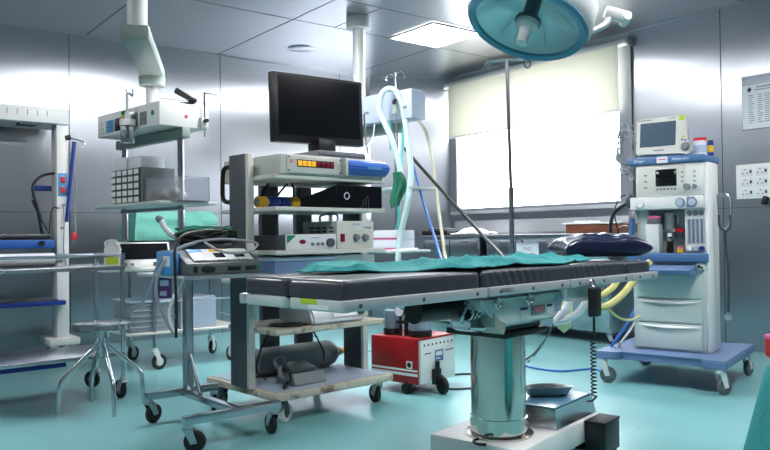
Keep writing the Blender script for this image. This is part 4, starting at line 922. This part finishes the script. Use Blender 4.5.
cable('black_power_cord', [(-3.812, 3.438, 0.006), (-3.798, 3.566, 0.006), (-3.715, 3.776, 0.006), (-3.940, 4.426, 0.006), (-4.506, 5.295, 0.006)], .006, M_KCABLE, 'black cord on the floor behind the red suction machine', 'cord')
cable('black_power_cord', [(-3.542, 3.134, 0.006), (-3.450, 3.194, 0.006), (-3.394, 3.306, 0.006)], .006, M_KCABLE, 'black cord on the floor between suction machine and column', 'cord')
cable('blue_floor_cable', [(-3.908, 4.243, 0.007), (-3.660, 4.132, 0.007), (-3.415, 4.168, 0.007), (-3.326, 4.388, 0.007), (-3.196, 4.360, 0.007)], .0075, M_BCABLE, 'blue cable lying on the floor behind the steel column', 'cable')
cable('grey_floor_cord', [(-3.821, 4.292, 0.005), (-3.956, 4.515, 0.010), (-3.118, 3.654, 0.291), (-2.777, 3.360, 0.481)], .005, M_KCABLE, 'thin dark cord rising from the floor to the white breathing tube', 'cord')

# ------------------------------------------------------------------ anaesthesia machine
an = fr(-2.77, 4.57, 14)
t = thing('anaesthesia_machine', 'blue and white anaesthesia machine on a slate-blue wheeled base by the right wall', 'anaesthesia machine', (-2.77, 4.57, 0), 14)
b = MB(); b.prism([(-.39, -.43), (-.25, -.43), (-.23, -.37), (.27, -.37), (.29, -.43), (.425, -.43), (.40, .44), (.27, .44), (.25, .38), (-.25, .38), (-.27, .44), (-.405, .44)], 'z', .155, .205); bmesh.ops.bevel(b.bm, geom=b.bm.edges[:], offset=.008, segments=2, affect='EDGES'); b.build('base', M_ANBLUE, t)
for i, (u, v) in enumerate(((.38, -.40), (.36, .34), (-.34, -.40), (-.36, .36))): caster(t, u, v, .157, .052, (60, 80, 10, 30)[i], .03, M_OFFW, M_TYRE, M_MGREY)
b = MB(); b.bx(-.213, .243, -.175, .10, .206, .78, .006); body = b.build('cabinet', M_LGREEN, t)
for z0, z1 in ((.222, .382), (.392, .54), (.55, .70)):
    b = MB(); b.bx(-.185, .222, -.19, -.172, z0, z1, .004); dr = b.build('drawer', M_LGREEN, t)
    if z1 < .6:
        b = MB(); b.grid(lambda p, q: (-.16 + .36 * p, -.195 - .012 * math.sin(PI * p) * q - .003, z1 - .012 - .012 * q * (0.3 + math.sin(PI * p))), 16, 3, .004); b.build('drawer_pull', M_OFFW, dr)
b = MB(); b.bx(-.245, .262, -.215, .12, .782, .838, .010); b.build('work_surface', M_ANBLUE2, t)
b = MB(); b.prism([(-.36, .735), (-.18, .765), (-.18, .70), (-.34, .71)], 'x', -.235, .20); b.build('pull_out_tray', M_ANBLUE, t)
b = MB(); b.bx(.20, .245, -.20, -.17, .735, .778, .004); b.mi = 1; b.cyl((.215, -.205, .757), (.215, -.19, .757), .01); b.cyl((.232, -.205, .75), (.232, -.19, .75), .007); b.build('latch', [M_OFFW, M_BLACK], t)
b = MB(); b.bx(.243, .266, -.15, .085, .206, 1.42, .006); b.build('side_column', M_WHITE, t)
b = MB(); b.bx(-.213, .243, .03, .10, .835, 1.43, .004); b.build('back_panel', M_LGREEN, t)
b = MB(); b.bx(-.213, -.13, -.10, .04, .90, 1.13, .006); b.build('left_panel', M_LGREEN, t)
b = MB(); b.bx(-.228, .243, -.175, .05, 1.125, 1.208, .008); gp = b.build('gauge_panel', M_OFFW, t)
for u, m in ((-.16, M_OFFW), (.10, M_MGREY), (.175, M_MGREY)):
    b = MB(); b.lathe([(0, .0), (.026, .0), (.03, .006), (.03, .012)], (u, -.187, 1.165), 24, (0, 1, 0)); q = b.build('gauge', m, gp)
    if m is M_MGREY: b = MB(); b.lathe([(0, -.001), (.023, -.001), (.023, .001)], (u, -.187, 1.165), 24, (0, 1, 0)); b.build('gauge_face', M_CRATEL, q)
b = MB(); b.bx(.14, .19, -.1765, -.1745, 1.132, 1.20); b.build('blue_gauge_label', M_ANBLUE, gp, smooth=False)
b = MB(); b.bx(-.185, .243, -.17, .05, 1.21, 1.42, .006); dm = b.build('display_module', M_OFFW, t)
b = MB(); b.bx(-.175, .135, -.1735, -.169, 1.225, 1.41, .003); q = b.build('control_panel', M_CREAM, dm)
b = MB(); b.bx(-.055, .08, -.1765, -.173, 1.275, 1.385, .003); b.build('screen', M_SCREEN, q)
b = MB()
for k in range(6): b.box((-.045 + .023 * k, -.176, 1.255), (.016, .004, .012), .002)
for k in range(3): b.box((-.12, -.176, 1.27 + .04 * k), (.02, .004, .01), .002); b.box((.115, -.176, 1.30 + .03 * k), (.014, .004, .01), .002); b.box((.19, -.172, 1.30 + .03 * k), (.014, .004, .01), .002)
b.build('keys', M_MGREY, q)
b = MB(); b.cyl((.145, -.20, 1.265), (.145, -.17, 1.265), .02, seg=20); b.cyl((.19, -.185, 1.265), (.19, -.17, 1.265), .014); b.build('control_knob', M_MGREY, q)
b = MB(); b.bx(-.235, .255, -.19, .16, 1.422, 1.468, .008); tp = b.build('top_shelf', M_ANBLUE2, t)
text('Dräger', .024, M_LINK, tp, (-.155, -.1912, 1.445), FRONT)
text('Fabius plus', .024, M_LINK, tp, (.11, -.1912, 1.447), FRONT)
b = MB(); b.bx(-.04, .03, -.1925, -.19, 1.425, 1.466); q = b.build('label', M_LABEL, tp, smooth=False); b = MB(); b.bx(-.03, .02, -.1932, -.1924, 1.445, 1.452); b.build('red_print', M_PINK, q, smooth=False)
b = MB(); b.bx(.11, .243, -.12, .04, .838, 1.125, .004); fm = b.build('flow_meter_block', M_OFFW, t)
b = MB(); b.bx(.122, .232, -.1225, -.119, .90, 1.06); b.build('flow_window', M_CRATEL, fm, smooth=False)
for k in range(4):
    b = MB(); b.cyl((.137 + .026 * k, -.126, .905), (.137 + .026 * k, -.126, 1.055), .006, seg=8); b.build('flow_tube', M_MGREY, fm)
for k in range(3):
    b = MB(); b.lathe([(0, 0), (.014, 0), (.016, .008)], (.14 + .036 * k, -.128, 1.095), 16, (0, 1, 0)); b.build('small_gauge', M_MGREY, fm)
for k, m in enumerate((M_WHITE, M_LGREEN, M_DBLUE)):
    b = MB(); b.cyl((.145 + .036 * k, -.15, .868), (.145 + .036 * k, -.12, .868), .015, seg=16); b.build('flow_knob', m, fm)
b = MB(); b.bx(-.12, .11, -.03, .0, .975, .995, .003); b.mi = 1; b.bx(.02, .09, -.035, -.03, .972, 1.0); b.build('vaporizer_rail', [M_OFFW, M_REDP], t)
b = MB(); b.cyl((-.02, -.02, .995), (-.02, -.02, 1.085), .033, seg=24); b.cyl((-.02, -.02, 1.085), (-.02, -.02, 1.10), .036, seg=24); b.tube([(-.055, -.02, 1.09), (-.03, -.03, 1.105), (.03, -.02, 1.09), (.035, -.02, 1.03)], .008); b.build('absorber_valve', M_ALU, t)
b = MB(); b.tube([(.05, -.03, .975), (.05, -.03, .93), (.06, -.03, .90)], .01); b.tube([(.07, -.03, .90), (.09, -.05, .93), (.11, -.06, .90), (.10, -.06, .865)], .005); b.build('gas_fitting', M_CHROME, t)
# things on and in it
k = thing('soda_lime_canister', 'white canister with pink lid standing in the anaesthesia machine alcove', 'canister', an(-.085, -.125, .8385), 14)
b = MB(); b.bx(-.045, .045, -.045, .04, 0, .19, .008); b.build('canister', M_OFFW, k); b = MB(); b.bx(-.03, .01, -.0465, -.045, .05, .13); b.build('label', M_LABEL, k, smooth=False)
b = MB(); b.cyl((0, 0, .19), (0, 0, .225), .046, .044, seg=24); b.build('collar', M_FROST, k); b = MB(); b.lathe([(.038, .222), (.042, .235), (.03, .244), (0, .246)]); b.build('lid', M_PINK, k)
k = thing('dark_bottle', 'small dark brown bottle with white cap on the blue work surface', 'bottle', an(.02, -.14, .8385), 14)
b = MB(); b.lathe([(0, 0), (.024, 0), (.025, .006), (.025, .075), (.018, .09), (.012, .098), (.012, .11), (0, .11)]); b.build('bottle', M_BROWN, k); b = MB(); b.cyl((0, 0, .106), (0, 0, .13), .014); b.build('cap', M_WHITE, k)
k = thing('specimen_jar', 'tiny jar with orange and green label right of the dark bottle', 'jar', an(.085, -.14, .8385), 14)
b = MB(); b.cyl((0, 0, 0), (0, 0, .03), .018, seg=18); b.mi = 1; b.cyl((0, 0, .03), (0, 0, .042), .019, seg=18); b.build('jar', [M_YELLOW, M_REDINK], k)
k = thing('patient_monitor', 'cream patient monitor with blue-grey screen on top of the anaesthesia machine', 'patient monitor', an(-.04, -.03, 1.469), 14)
tl = Matrix.Rotation(math.radians(-8), 3, 'X')
b = MB(); b.prism([(-.165, .02), (.11, .02), (.165, .0), (.185, .03), (.18, .065), (.15, .11), (.145, .27), (.13, .275), (-.165, .27), (-.175, .26), (-.175, .03)], 'y', -.06, .0); 
bmesh.ops.bevel(b.bm, geom=b.bm.edges[:], offset=.006, segments=2, affect='EDGES')
bmesh.ops.rotate(b.bm, verts=b.bm.verts[:], cent=(0, 0, 0), matrix=tl); bez = b.build('bezel', M_CREAM, k)
def on(p): return tuple(tl @ Vector(p))
b = MB(); b.box(on((-.03, -.061, .155)), (.235, .003, .165), 0, tl); b.build('screen', M_SCREENB, bez, smooth=False)
for p_, d_ in (((.125, -.061, .255), (.035, .003, .036)), ((.135, -.061, .125), (.02, .003, .012))): b = MB(); b.box(on(p_), d_, 0, tl); b.build('lime_tab', M_LIME, bez, smooth=False)
b = MB(); b.cyl(on((.152, -.06, .055)), on((.152, -.085, .055)), .02, seg=20); b.cyl(on((.152, -.06, .055)), on((.152, -.064, .055)), .03, seg=24); b.build('dial', M_MGREY, bez)
b = MB(); b.box(on((.13, -.062, .105)), (.012, .003, .012), 0, tl); b.box(on((.15, -.062, .10)), (.014, .003, .01), 0, tl); b.build('button', M_ANBLUE2, bez, smooth=False)
b = MB(); b.box(on((-.02, -.061, .045)), (.07, .002, .008), 0, tl); b.box(on((-.12, -.061, .258)), (.09, .002, .006), 0, tl); b.box(on((.06, -.061, .258)), (.05, .002, .004), 0, tl); b.build('printed_name', M_MGREY, bez, smooth=False)
b = MB(); b.bx(-.15, .12, -.02, .13, .0, .05, .01); b.bx(-.13, .10, .0, .12, .03, .2, .02); b.build('back_case', M_OFFW, k)
k = thing('red_lid_jar', 'white jar with red lid beside the patient monitor', 'jar', an(.185, -.02, 1.469), 14)
b = MB(); b.cyl((0, 0, 0), (0, 0, .10), .038, seg=28); b.build('jar', M_LABEL, k); b = MB(); b.cyl((0, 0, .10), (0, 0, .118), .041, seg=28); b.build('lid', M_REDP, k)
b = MB(); b.lathe([(.0385, .02), (.0386, .07)]); b.build('label', M_CRATEL, k)
k = thing('small_bottle', 'small dark bottle with yellow label at the right end of the blue top', 'bottle', an(.245, .0, 1.469), 14)
b = MB(); b.cyl((0, 0, 0), (0, 0, .085), .019, seg=20); b.build('bottle', M_DBLUE, k); b = MB(); b.lathe([(.0195, .022), (.0196, .066)]); b.build('label', M_YELLOW, k); b = MB(); b.cyl((0, 0, .085), (0, 0, .1), .017, seg=18); b.build('cap', M_INK, k)
rnd = random.Random(5); b = MB()
for q in range(9):
    cx, cz, rx, rz, ph = -.285 + rnd.uniform(-.02, .02), 1.55 + rnd.uniform(-.04, .04), rnd.uniform(.03, .075), rnd.uniform(.09, .17), rnd.uniform(0, 6)
    b.tube([an(cx + rx * math.cos(ph + a * .55), -.06 + rnd.uniform(-.03, .03), cz + rz * math.sin(ph + a * .55)) for a in range(12)], .0042, 6, 4)
b.tube([an(-.29, -.04, 1.64), an(-.25, -.02, 1.6), an(-.20, -.0, 1.56)], .006); b.tube([an(-.28, -.05, 1.46), an(-.265, -.07, 1.36), an(-.25, -.08, 1.33), an(-.235, -.06, 1.36)], .005)
tag(b.build('monitor_leads', M_GCABLE), 'bunch of grey monitoring leads hanging left of the patient monitor', 'leads')
k = thing('stethoscope', 'stethoscope hanging from the right side of the anaesthesia machine', 'stethoscope', an(.315, -.04, 0), 14)
b = MB(); b.tube([(-.02, 0, 1.21), (.03, -.0, 1.215), (.055, 0, 1.17), (.055, 0, 1.06), (.03, 0, .99)], .004); b.tube([(-.02, -.02, 1.20), (-.015, -.02, 1.10), (-.01, -.02, 1.04), (.02, -.01, .99)], .004); b.build('ear_tubes', M_CHROME, k)
b = MB(); b.tube([(.052, 0, 1.08), (.05, 0, 1.0), (.025, 0, .975), (.02, 0, .93), (.035, 0, .7), (.03, 0, .46)], .007); b.tube([(-.012, -.02, 1.08), (-.008, -.02, 1.01), (.02, 0, .975)], .007); b.build('tubing', M_INK, k)
b = MB(); b.cyl((.03, -.008, .43), (.03, .012, .43), .022, seg=22); b.cyl((.03, 0, .44), (.03, 0, .465), .008); b.build('chest_piece', M_CHROME, k)
b = MB(); b.cyl((-.02, 0, 1.205), (-.02, -.0, 1.215), .008); b.cyl((-.03, 0, 1.20), (.03, 0, 1.20), .006); b.build('hook', M_STEEL, k)
k = thing('breathing_sensor', 'blue and cream breathing-circuit connector at the left of the machine', 'connector', an(-.235, -.12, 0), 14)
b = MB(); b.cyl((0, 0, .955), (0, 0, 1.07), .022, seg=18); b.mi = 1; b.cyl((0, 0, .86), (0, 0, .955), .024, seg=18); b.mi = 2; b.cyl((0, 0, 1.07), (0, 0, 1.12), .025, .018, seg=18); b.build('tube', [M_ANBLUE2, M_CRM_TUBE, M_FROST], k)
cable('black_hose', [an(-.22, -.1, 1.16), an(-.27, -.12, 1.17), an(-.36, -.1, 1.12), an(-.43, -.0, 1.04), an(-.47, .1, .95), an(-.47, .2, .85)], .013, M_KCABLE, 'thick black hose curving from the machine down behind the pillow', 'hose')
b = MB(); b.blob(an(-.255, -.11, 1.19), (.03, .03, .05)); tag(b.build('hose_mount', M_DGREY), 'dark grey hose mount on the left edge of the machine', 'mount')
cable('black_hose', [an(-.25, -.1, 1.23), an(-.33, -.08, 1.22), an(-.40, .0, 1.12), an(-.42, .1, 1.0), an(-.42, .16, .92)], .005, M_KCABLE, 'thin black cable arching left from the machine mount', 'cable')
cable('black_hose', [an(-.24, -.05, .96), an(-.30, .0, 1.01), an(-.38, .1, 1.02), an(-.46, .2, .99)], .007, M_KCABLE, 'short black cable between machine and wooden box', 'cable')
cable('yellow_hose', [(-2.590, 4.013, 0.795), (-2.606, 3.910, 0.720), (-2.606, 3.747, 0.610), (-2.640, 3.620, 0.547), (-2.696, 3.547, 0.565), (-2.723, 3.512, 0.635)], .021, M_YTUBE, 'corrugated yellow breathing hose sagging in front of the machine, lower of two', 'hose')
cable('yellow_hose', [(-2.656, 4.009, 0.794), (-2.694, 3.877, 0.719), (-2.701, 3.786, 0.645), (-2.729, 3.668, 0.596), (-2.772, 3.612, 0.638)], .019, M_YTUBE, 'corrugated yellow breathing hose sagging in front of the machine, upper of two', 'hose')
cable('yellow_tube', [(-2.729, 3.669, 0.667), (-2.732, 3.747, 0.550), (-2.711, 3.855, 0.465), (-2.697, 3.956, 0.441), (-2.689, 4.048, 0.459)], .007, M_YTUBE, 'thin yellow tube looping below the corrugated hoses', 'tube')
cable('white_hose', [(-2.546, 3.251, 0.733), (-2.556, 3.237, 0.658), (-2.580, 3.206, 0.573), (-2.613, 3.163, 0.504)], .021, M_WTUBE, 'corrugated white breathing tube under the table, left limb', 'hose')
cable('white_hose', [(-2.493, 3.319, 0.722), (-2.507, 3.300, 0.625), (-2.538, 3.261, 0.551), (-2.581, 3.205, 0.509), (-2.620, 3.154, 0.499)], .020, M_WTUBE, 'corrugated white breathing tube under the table, right curved limb', 'hose')
b = MB(); b.lathe([(0, .0), (.035, .03), (.05, .10), (.048, .18), (.02, .24), (.014, .26), (0, .26)], (-2.685, 3.316, 0.419), 20); o = b.build('breathing_bag', M_YBAG); tag(o, 'limp pale yellow breathing bag behind the white hoses under the table', 'breathing bag')
cable('blue_supply_hose', [(-2.921, 4.402, 0.522), (-2.981, 4.325, 0.349), (-3.070, 4.291, 0.215), (-3.196, 4.374, 0.117), (-3.494, 4.732, 0.012)], .010, M_BCABLE, 'blue supply hose dropping behind the left edge of the machine base', 'hose')
cable('white_supply_hose', [(-2.901, 4.428, 0.508), (-2.956, 4.357, 0.341), (-3.041, 4.329, 0.214), (-3.605, 5.038, 0.012)], .008, M_WTUBE, 'white supply hose dropping beside the blue supply hose', 'hose')

# ------------------------------------------------------------------ steel counters under the window
def counter(x0, x1, lab, doors):
    xc = (x0 + x1) / 2
    t = thing('steel_cabinet', lab, 'cabinet', (xc, 5.5, 0), 0)
    h = (x1 - x0) / 2
    b = MB(); b.bx(-h, h, 0, .50, .10, .95, .004); b.build('body', M_STEEL, t)
    for k in range(doors):
        w = 2 * h / doors; u = -h + w * k
        b = MB(); b.bx(u + .008, u + w - .008, -.016, -.001, .13, .72, .004); d_ = b.build('door', M_STEEL, t)
        b = MB(); b.tube([(u + w - .05, -.016, .50), (u + w - .05, -.035, .51), (u + w - .05, -.035, .62), (u + w - .05, -.016, .63)], .006, smooth=False); b.build('handle', M_CHROME, d_)
        b = MB(); b.bx(u + .008, u + w - .008, -.016, -.001, .745, .925, .004); d_ = b.build('drawer', M_STEEL, t)
        b = MB(); b.tube([(u + w / 2 - .06, -.016, .90), (u + w / 2 - .05, -.034, .90), (u + w / 2 + .05, -.034, .90), (u + w / 2 + .06, -.016, .90)], .005, smooth=False); b.build('handle', M_CHROME, d_)
    for u in (-h + .06, h - .06):
        for v in (.05, .45): caster(t, u, v, .105, .036, 30)
    return t
counter(-6.42, -5.54, 'stainless cabinet under the left end of the window, behind the green drape', 2)
c2 = counter(-5.43, -3.94, 'stainless cabinet behind the drip pole with a paper sign on its front', 3)
b = MB(); b.bx(-6.46, -3.45, 5.44, 6.01, .951, .972, .003); b.mi = 1
b.bx(-3.50, -3.46, 5.46, 5.50, 0, .951); b.bx(-3.50, -3.46, 5.95, 5.99, 0, .951)
tag(b.build('worktop', [M_STEEL, M_STEEL], smooth=False), 'long stainless worktop along the wall below the window', 'worktop')
b = MB(); b.bx(-5.01, -4.725, 5.480, 5.4825, .772, .892); o = b.build('paper_sign', M_PAPER, smooth=False); tag(o, 'white paper sign on the cabinet front behind the drip pole', 'sign')
text('TRSD', .045, M_MGREY, o, (-4.868, 5.4795, .83), FRONT)
k = thing('instrument_tray', 'low black instrument tray on the left end of the worktop', 'tray', (-6.28, 5.62, .9725), 4)
b = MB(); b.bx(-.19, .20, -.10, .12, 0, .055, .008); b.build('tray', M_BLACK, k); b = MB(); b.bx(-.12, .14, -.08, .1, .055, .08, .01); b.build('cover', M_DGREY, k)
k = thing('white_cloth', 'folded white cloth on the worktop beside the black tray', 'cloth', (-5.85, 5.72, .9725), 0)
b = MB(); b.grid(lambda p, q: (-.22 + .44 * p + .02 * math.sin(q * 7), -.14 + .28 * q, .018 + .06 * (math.sin(PI * p) ** .7) * (math.sin(PI * q) ** .7) + .02 * noise.noise(Vector((p * 5, q * 5, 1)))), 20, 14, .012); b.build('cloth', M_WHITE, k)
k = thing('wooden_box', 'reddish wooden box with a white tray on top at the worktop', 'box', (-4.14, 5.70, .9725), 0)
b = MB(); b.bx(-.33, .34, -.13, .13, 0, .085, .004); b.build('box', M_WOOD, k)
b = MB(); b.bx(-.37, .28, -.14, .14, .0855, .10, .004); b.build('tray', M_WHITE, k)
b = MB(); b.bx(-.28, -.1, -.08, .08, .10, .118, .006); b.build('paper_pad', M_PAPER, k)

# ------------------------------------------------------------------ right wall
k = thing('socket_panel', 'white electrical socket panel on the right steel wall', 'socket panel', (-2.93, YW - .003, 1.375), 0)
b = MB(); b.bx(-.155, .16, -.012, .002, -.135, .145, .004); b.build('plate', M_WHITE, k)
for i in range(3):
    for j in range(2):
        u, z = -.065 + .12 * j, .085 - .085 * i
        b = MB(); b.bx(u - .05, u + .05, -.015, -.011, z - .035, z + .035, .003); q = b.build('socket', M_LABEL, k)
        b = MB()
        for du, dz in ((0, .018), (-.018, -.012), (.018, -.012)): b.cyl((u - .012 + du, -.0165, z + dz), (u - .012 + du, -.0145, z + dz), .0055, seg=10)
        b.build('pin_holes', M_DGREY, q)
        b = MB(); b.bx(u + .024, u + .042, -.017, -.0145, z - .012, z + .014, .001); b.build('rocker', M_DGREY, q)
b = MB(); b.box((.085, -.03, -.155), (.04, .035, .07), .008, Matrix.Rotation(.3, 3, 'Y')); b.build('plug', M_BLACK, k)
k = thing('notice', 'printed notice in a clear sleeve on the right steel wall', 'notice', (-2.88, YW - .003, 2.0), 0)
b = MB(); b.bx(-.15, .16, -.003, .0, -.20, .24); b.build('sleeve', M_FROST, k, smooth=False)
b = MB(); b.bx(-.145, .16, -.005, -.003, -.195, .165); pp = b.build('sheet', M_PAPER, k, smooth=False)
b = MB(); b.prism([(-.105, .125), (-.085, .15), (-.065, .125), (-.085, .10)], 'y', -.0058, -.0049); b.build('crest', M_INK, pp, smooth=False)
b = MB(); rnd = random.Random(3)
b.bx(-.03, .12, -.0056, -.0049, .135, .143); b.bx(-.05, .15, -.0056, -.0049, .115, .121)
for r_ in range(14):
    z = .075 - .017 * r_
    for x0, w in ((-.095, rnd.uniform(.03, .055)), (-.02, rnd.uniform(.02, .05)), (.035, rnd.uniform(.04, .07)), (.12, .035)): b.bx(x0, x0 + w, -.0056, -.0049, z, z + .005)
b.build('print_lines', M_MGREY, pp, smooth=False)

# ------------------------------------------------------------------ hoses on the far pendant
cable('cyan_hose', [(-4.592, 3.707, 1.256), (-4.604, 3.691, 1.535), (-4.646, 3.637, 1.774), (-4.693, 3.576, 1.958), (-4.687, 3.583, 2.086), (-4.653, 3.628, 2.141), (-4.610, 3.684, 2.108), (-4.577, 3.727, 1.932), (-4.555, 3.755, 1.653), (-4.547, 3.766, 1.454), (-4.568, 3.739, 1.216), (-4.604, 3.692, 0.955), (-4.615, 3.678, 0.764)], .024, M_CYAN, 'thick pale cyan corrugated hose looped high on the far pendant', 'hose', n=10, seg=12)
cable('aqua_tube', [(-4.721, 3.704, 1.666), (-4.724, 3.700, 1.950), (-4.703, 3.727, 2.063), (-4.674, 3.765, 2.022), (-4.661, 3.782, 1.787), (-4.673, 3.765, 1.423), (-4.691, 3.742, 1.019), (-4.698, 3.734, 0.793)], .011, M_AQUA, 'thin aqua tube looped inside the cyan hose', 'tube')
b = MB(); c0 = Vector((-4.493, 3.590, 1.342))
b.grid(lambda p, q: c0 + rtv * ((p - .5) * .10 * (.35 + .65 * math.sin(PI * min(1, .12 + q * .8))) + .02 * math.sin(q * 5)) + Vector((-fwv.x, -fwv.y, 0)) * (.035 * math.sin(PI * p) + .014 * math.sin(p * 14)) + Vector((0, 0, .12 - .24 * q - .06 * q * abs(p - .6))), 16, 16, .012)
tag(b.build('green_bag', M_GRUB), 'crumpled dark green rubber bag hanging on the hoses', 'bag')
cable('black_cable', [(-4.734, 3.850, 1.693), (-4.554, 3.920, 1.485), (-4.188, 3.904, 1.203), (-3.766, 3.797, 0.949), (-3.403, 3.613, 0.791), (-3.047, 3.256, 0.585)], .013, M_KCABLE, 'straight black cable slanting from the far pendant towards the table', 'cable')
cable('blue_cable', [(-4.714, 3.877, 1.759), (-4.680, 3.920, 1.495), (-4.561, 3.911, 1.218), (-4.364, 3.840, 0.975), (-4.182, 3.747, 0.801), (-3.659, 3.444, 0.536), (-3.008, 3.142, 0.335)], .010, M_BCABLE, 'thin blue cable hanging from the far pendant to behind the drape', 'cable')
cable('cream_tube', [(-4.749, 3.995, 1.955), (-4.699, 4.060, 1.837), (-4.590, 4.038, 1.550), (-4.493, 4.000, 1.217), (-4.396, 3.962, 0.935), (-4.303, 3.918, 0.763), (-3.763, 3.636, 0.448), (-3.129, 3.312, 0.305)], .013, M_CRM_TUBE, 'cream tube arching from the far pendant box to behind the drape', 'tube')
cable('white_wire', [(-4.958, 3.723, 1.925), (-4.413, 3.284, 1.684), (-3.729, 2.697, 1.506), (-3.551, 2.518, 1.460)], .005, M_WTUBE, 'thin white wire from the far pendant to the monitor', 'wire')
cable('black_wire', [(-4.771, 3.475, 1.936), (-4.198, 3.072, 1.646), (-3.706, 2.726, 1.487)], .007, M_KCABLE, 'short black wire right of the monitor', 'wire')
for i, (p, q, lab) in enumerate((((268, 176), (262, 196), 'left black lead below the indicator console'), ((279, 178), (274, 196), 'middle black lead below the indicator console'), ((280, 178), (293, 188), 'right slanting black lead below the indicator console'))): pass
cable('black_lead', [oc(-.22, -.02, 1.275), oc(-.25, .0, 1.22), oc(-.27, .02, 1.14)], .006, M_KCABLE, 'left black lead below the indicator console', 'lead')
cable('black_lead', [oc(-.12, -.06, 1.275), oc(-.15, -.02, 1.22), oc(-.19, .02, 1.14)], .006, M_KCABLE, 'middle black lead below the indicator console', 'lead')
cable('black_lead', [oc(-.12, -.1, 1.275), oc(-.06, -.04, 1.22), oc(.0, .10, 1.16), oc(.0, .13, 1.135)], .006, M_KCABLE, 'right slanting black lead below the indicator console', 'lead')

# ------------------------------------------------------------------ covered table, near right
TB = vw(1.78, 1.345)
t = thing('covered_table', 'table under a teal cloth at the lower right, close to the viewer', 'table', TB, math.degrees(yaw) - 90)
b = MB(); b.bx(-.30, .34, -.26, .26, .59, .62, .006); b.build('table_top', M_STEEL, t)
for u in (-.27, .31):
    for v in (-.23, .23): MB().cyl((u, v, 0), (u, v, .595), .014, seg=12).build('leg', M_CHROME, t)
def hang(p, q):
    a = 2 * PI * p; c, s = math.cos(a), math.sin(a)
    e = (abs(c) ** 8 + abs(s) ** 8) ** (-1 / 8)
    if q < .3: k_ = q / .3; x, y, z = .33 * c * e * k_, .28 * s * e * k_, .63 + .004 * noise.noise(Vector((c * k_ * 4, s * k_ * 4, 1)))
    else:
        k_ = (q - .3) / .7; fl = 1 + .36 * k_ + .035 * k_ * math.sin(a * 9) ; x, y, z = (.33 * e * fl + .01) * c, (.28 * e * fl + .01) * s, .63 - .57 * k_
    return (x + .02, y, z)
b = MB(); b.grid(hang, 96, 24, .004); b.build('cloth', M_TEAL, t, ang=70)
k = thing('red_box', 'small red box on the teal covered table at the right edge', 'box', vw(1.93, 1.03, .6395), math.degrees(yaw) - 80)
b = MB(); b.bx(-.02, .08, -.05, .05, 0, .055, .006); b.build('case', M_REDP, k); b = MB(); b.bx(-.022, .082, -.052, .052, .045, .06, .006); b.build('lid', M_PINK, k)

def adopt(o, root):
    del o['label']; del o['category']
    o.parent = root; o.matrix_parent_inverse = (Matrix.Translation(root.location) @ root.rotation_euler.to_matrix().to_4x4()).inverted()
adopt(CORD, bpy.data.objects['steel_case'])
# ------------------------------------------------------------------ view and light
w = bpy.data.worlds.new('world'); SC.world = w; w.use_nodes = True
w.node_tree.nodes['Background'].inputs[0].default_value = (0.8, 0.9, 1.0, 1); w.node_tree.nodes['Background'].inputs[1].default_value = 0.4
SC.view_settings.view_transform = 'Standard'; SC.view_settings.look = 'None'; SC.view_settings.gamma = 1; SC.view_settings.use_curve_mapping = False
SC.view_settings.exposure = 1.43
SC.cycles.max_bounces = 10; SC.cycles.glossy_bounces = 6; SC.cycles.transmission_bounces = 6; SC.cycles.transparent_max_bounces = 6
SC.cycles.caustics_reflective = False; SC.cycles.caustics_refractive = False
SC.cycles.sample_clamp_indirect = 4.0
SC.cycles.use_denoising = True
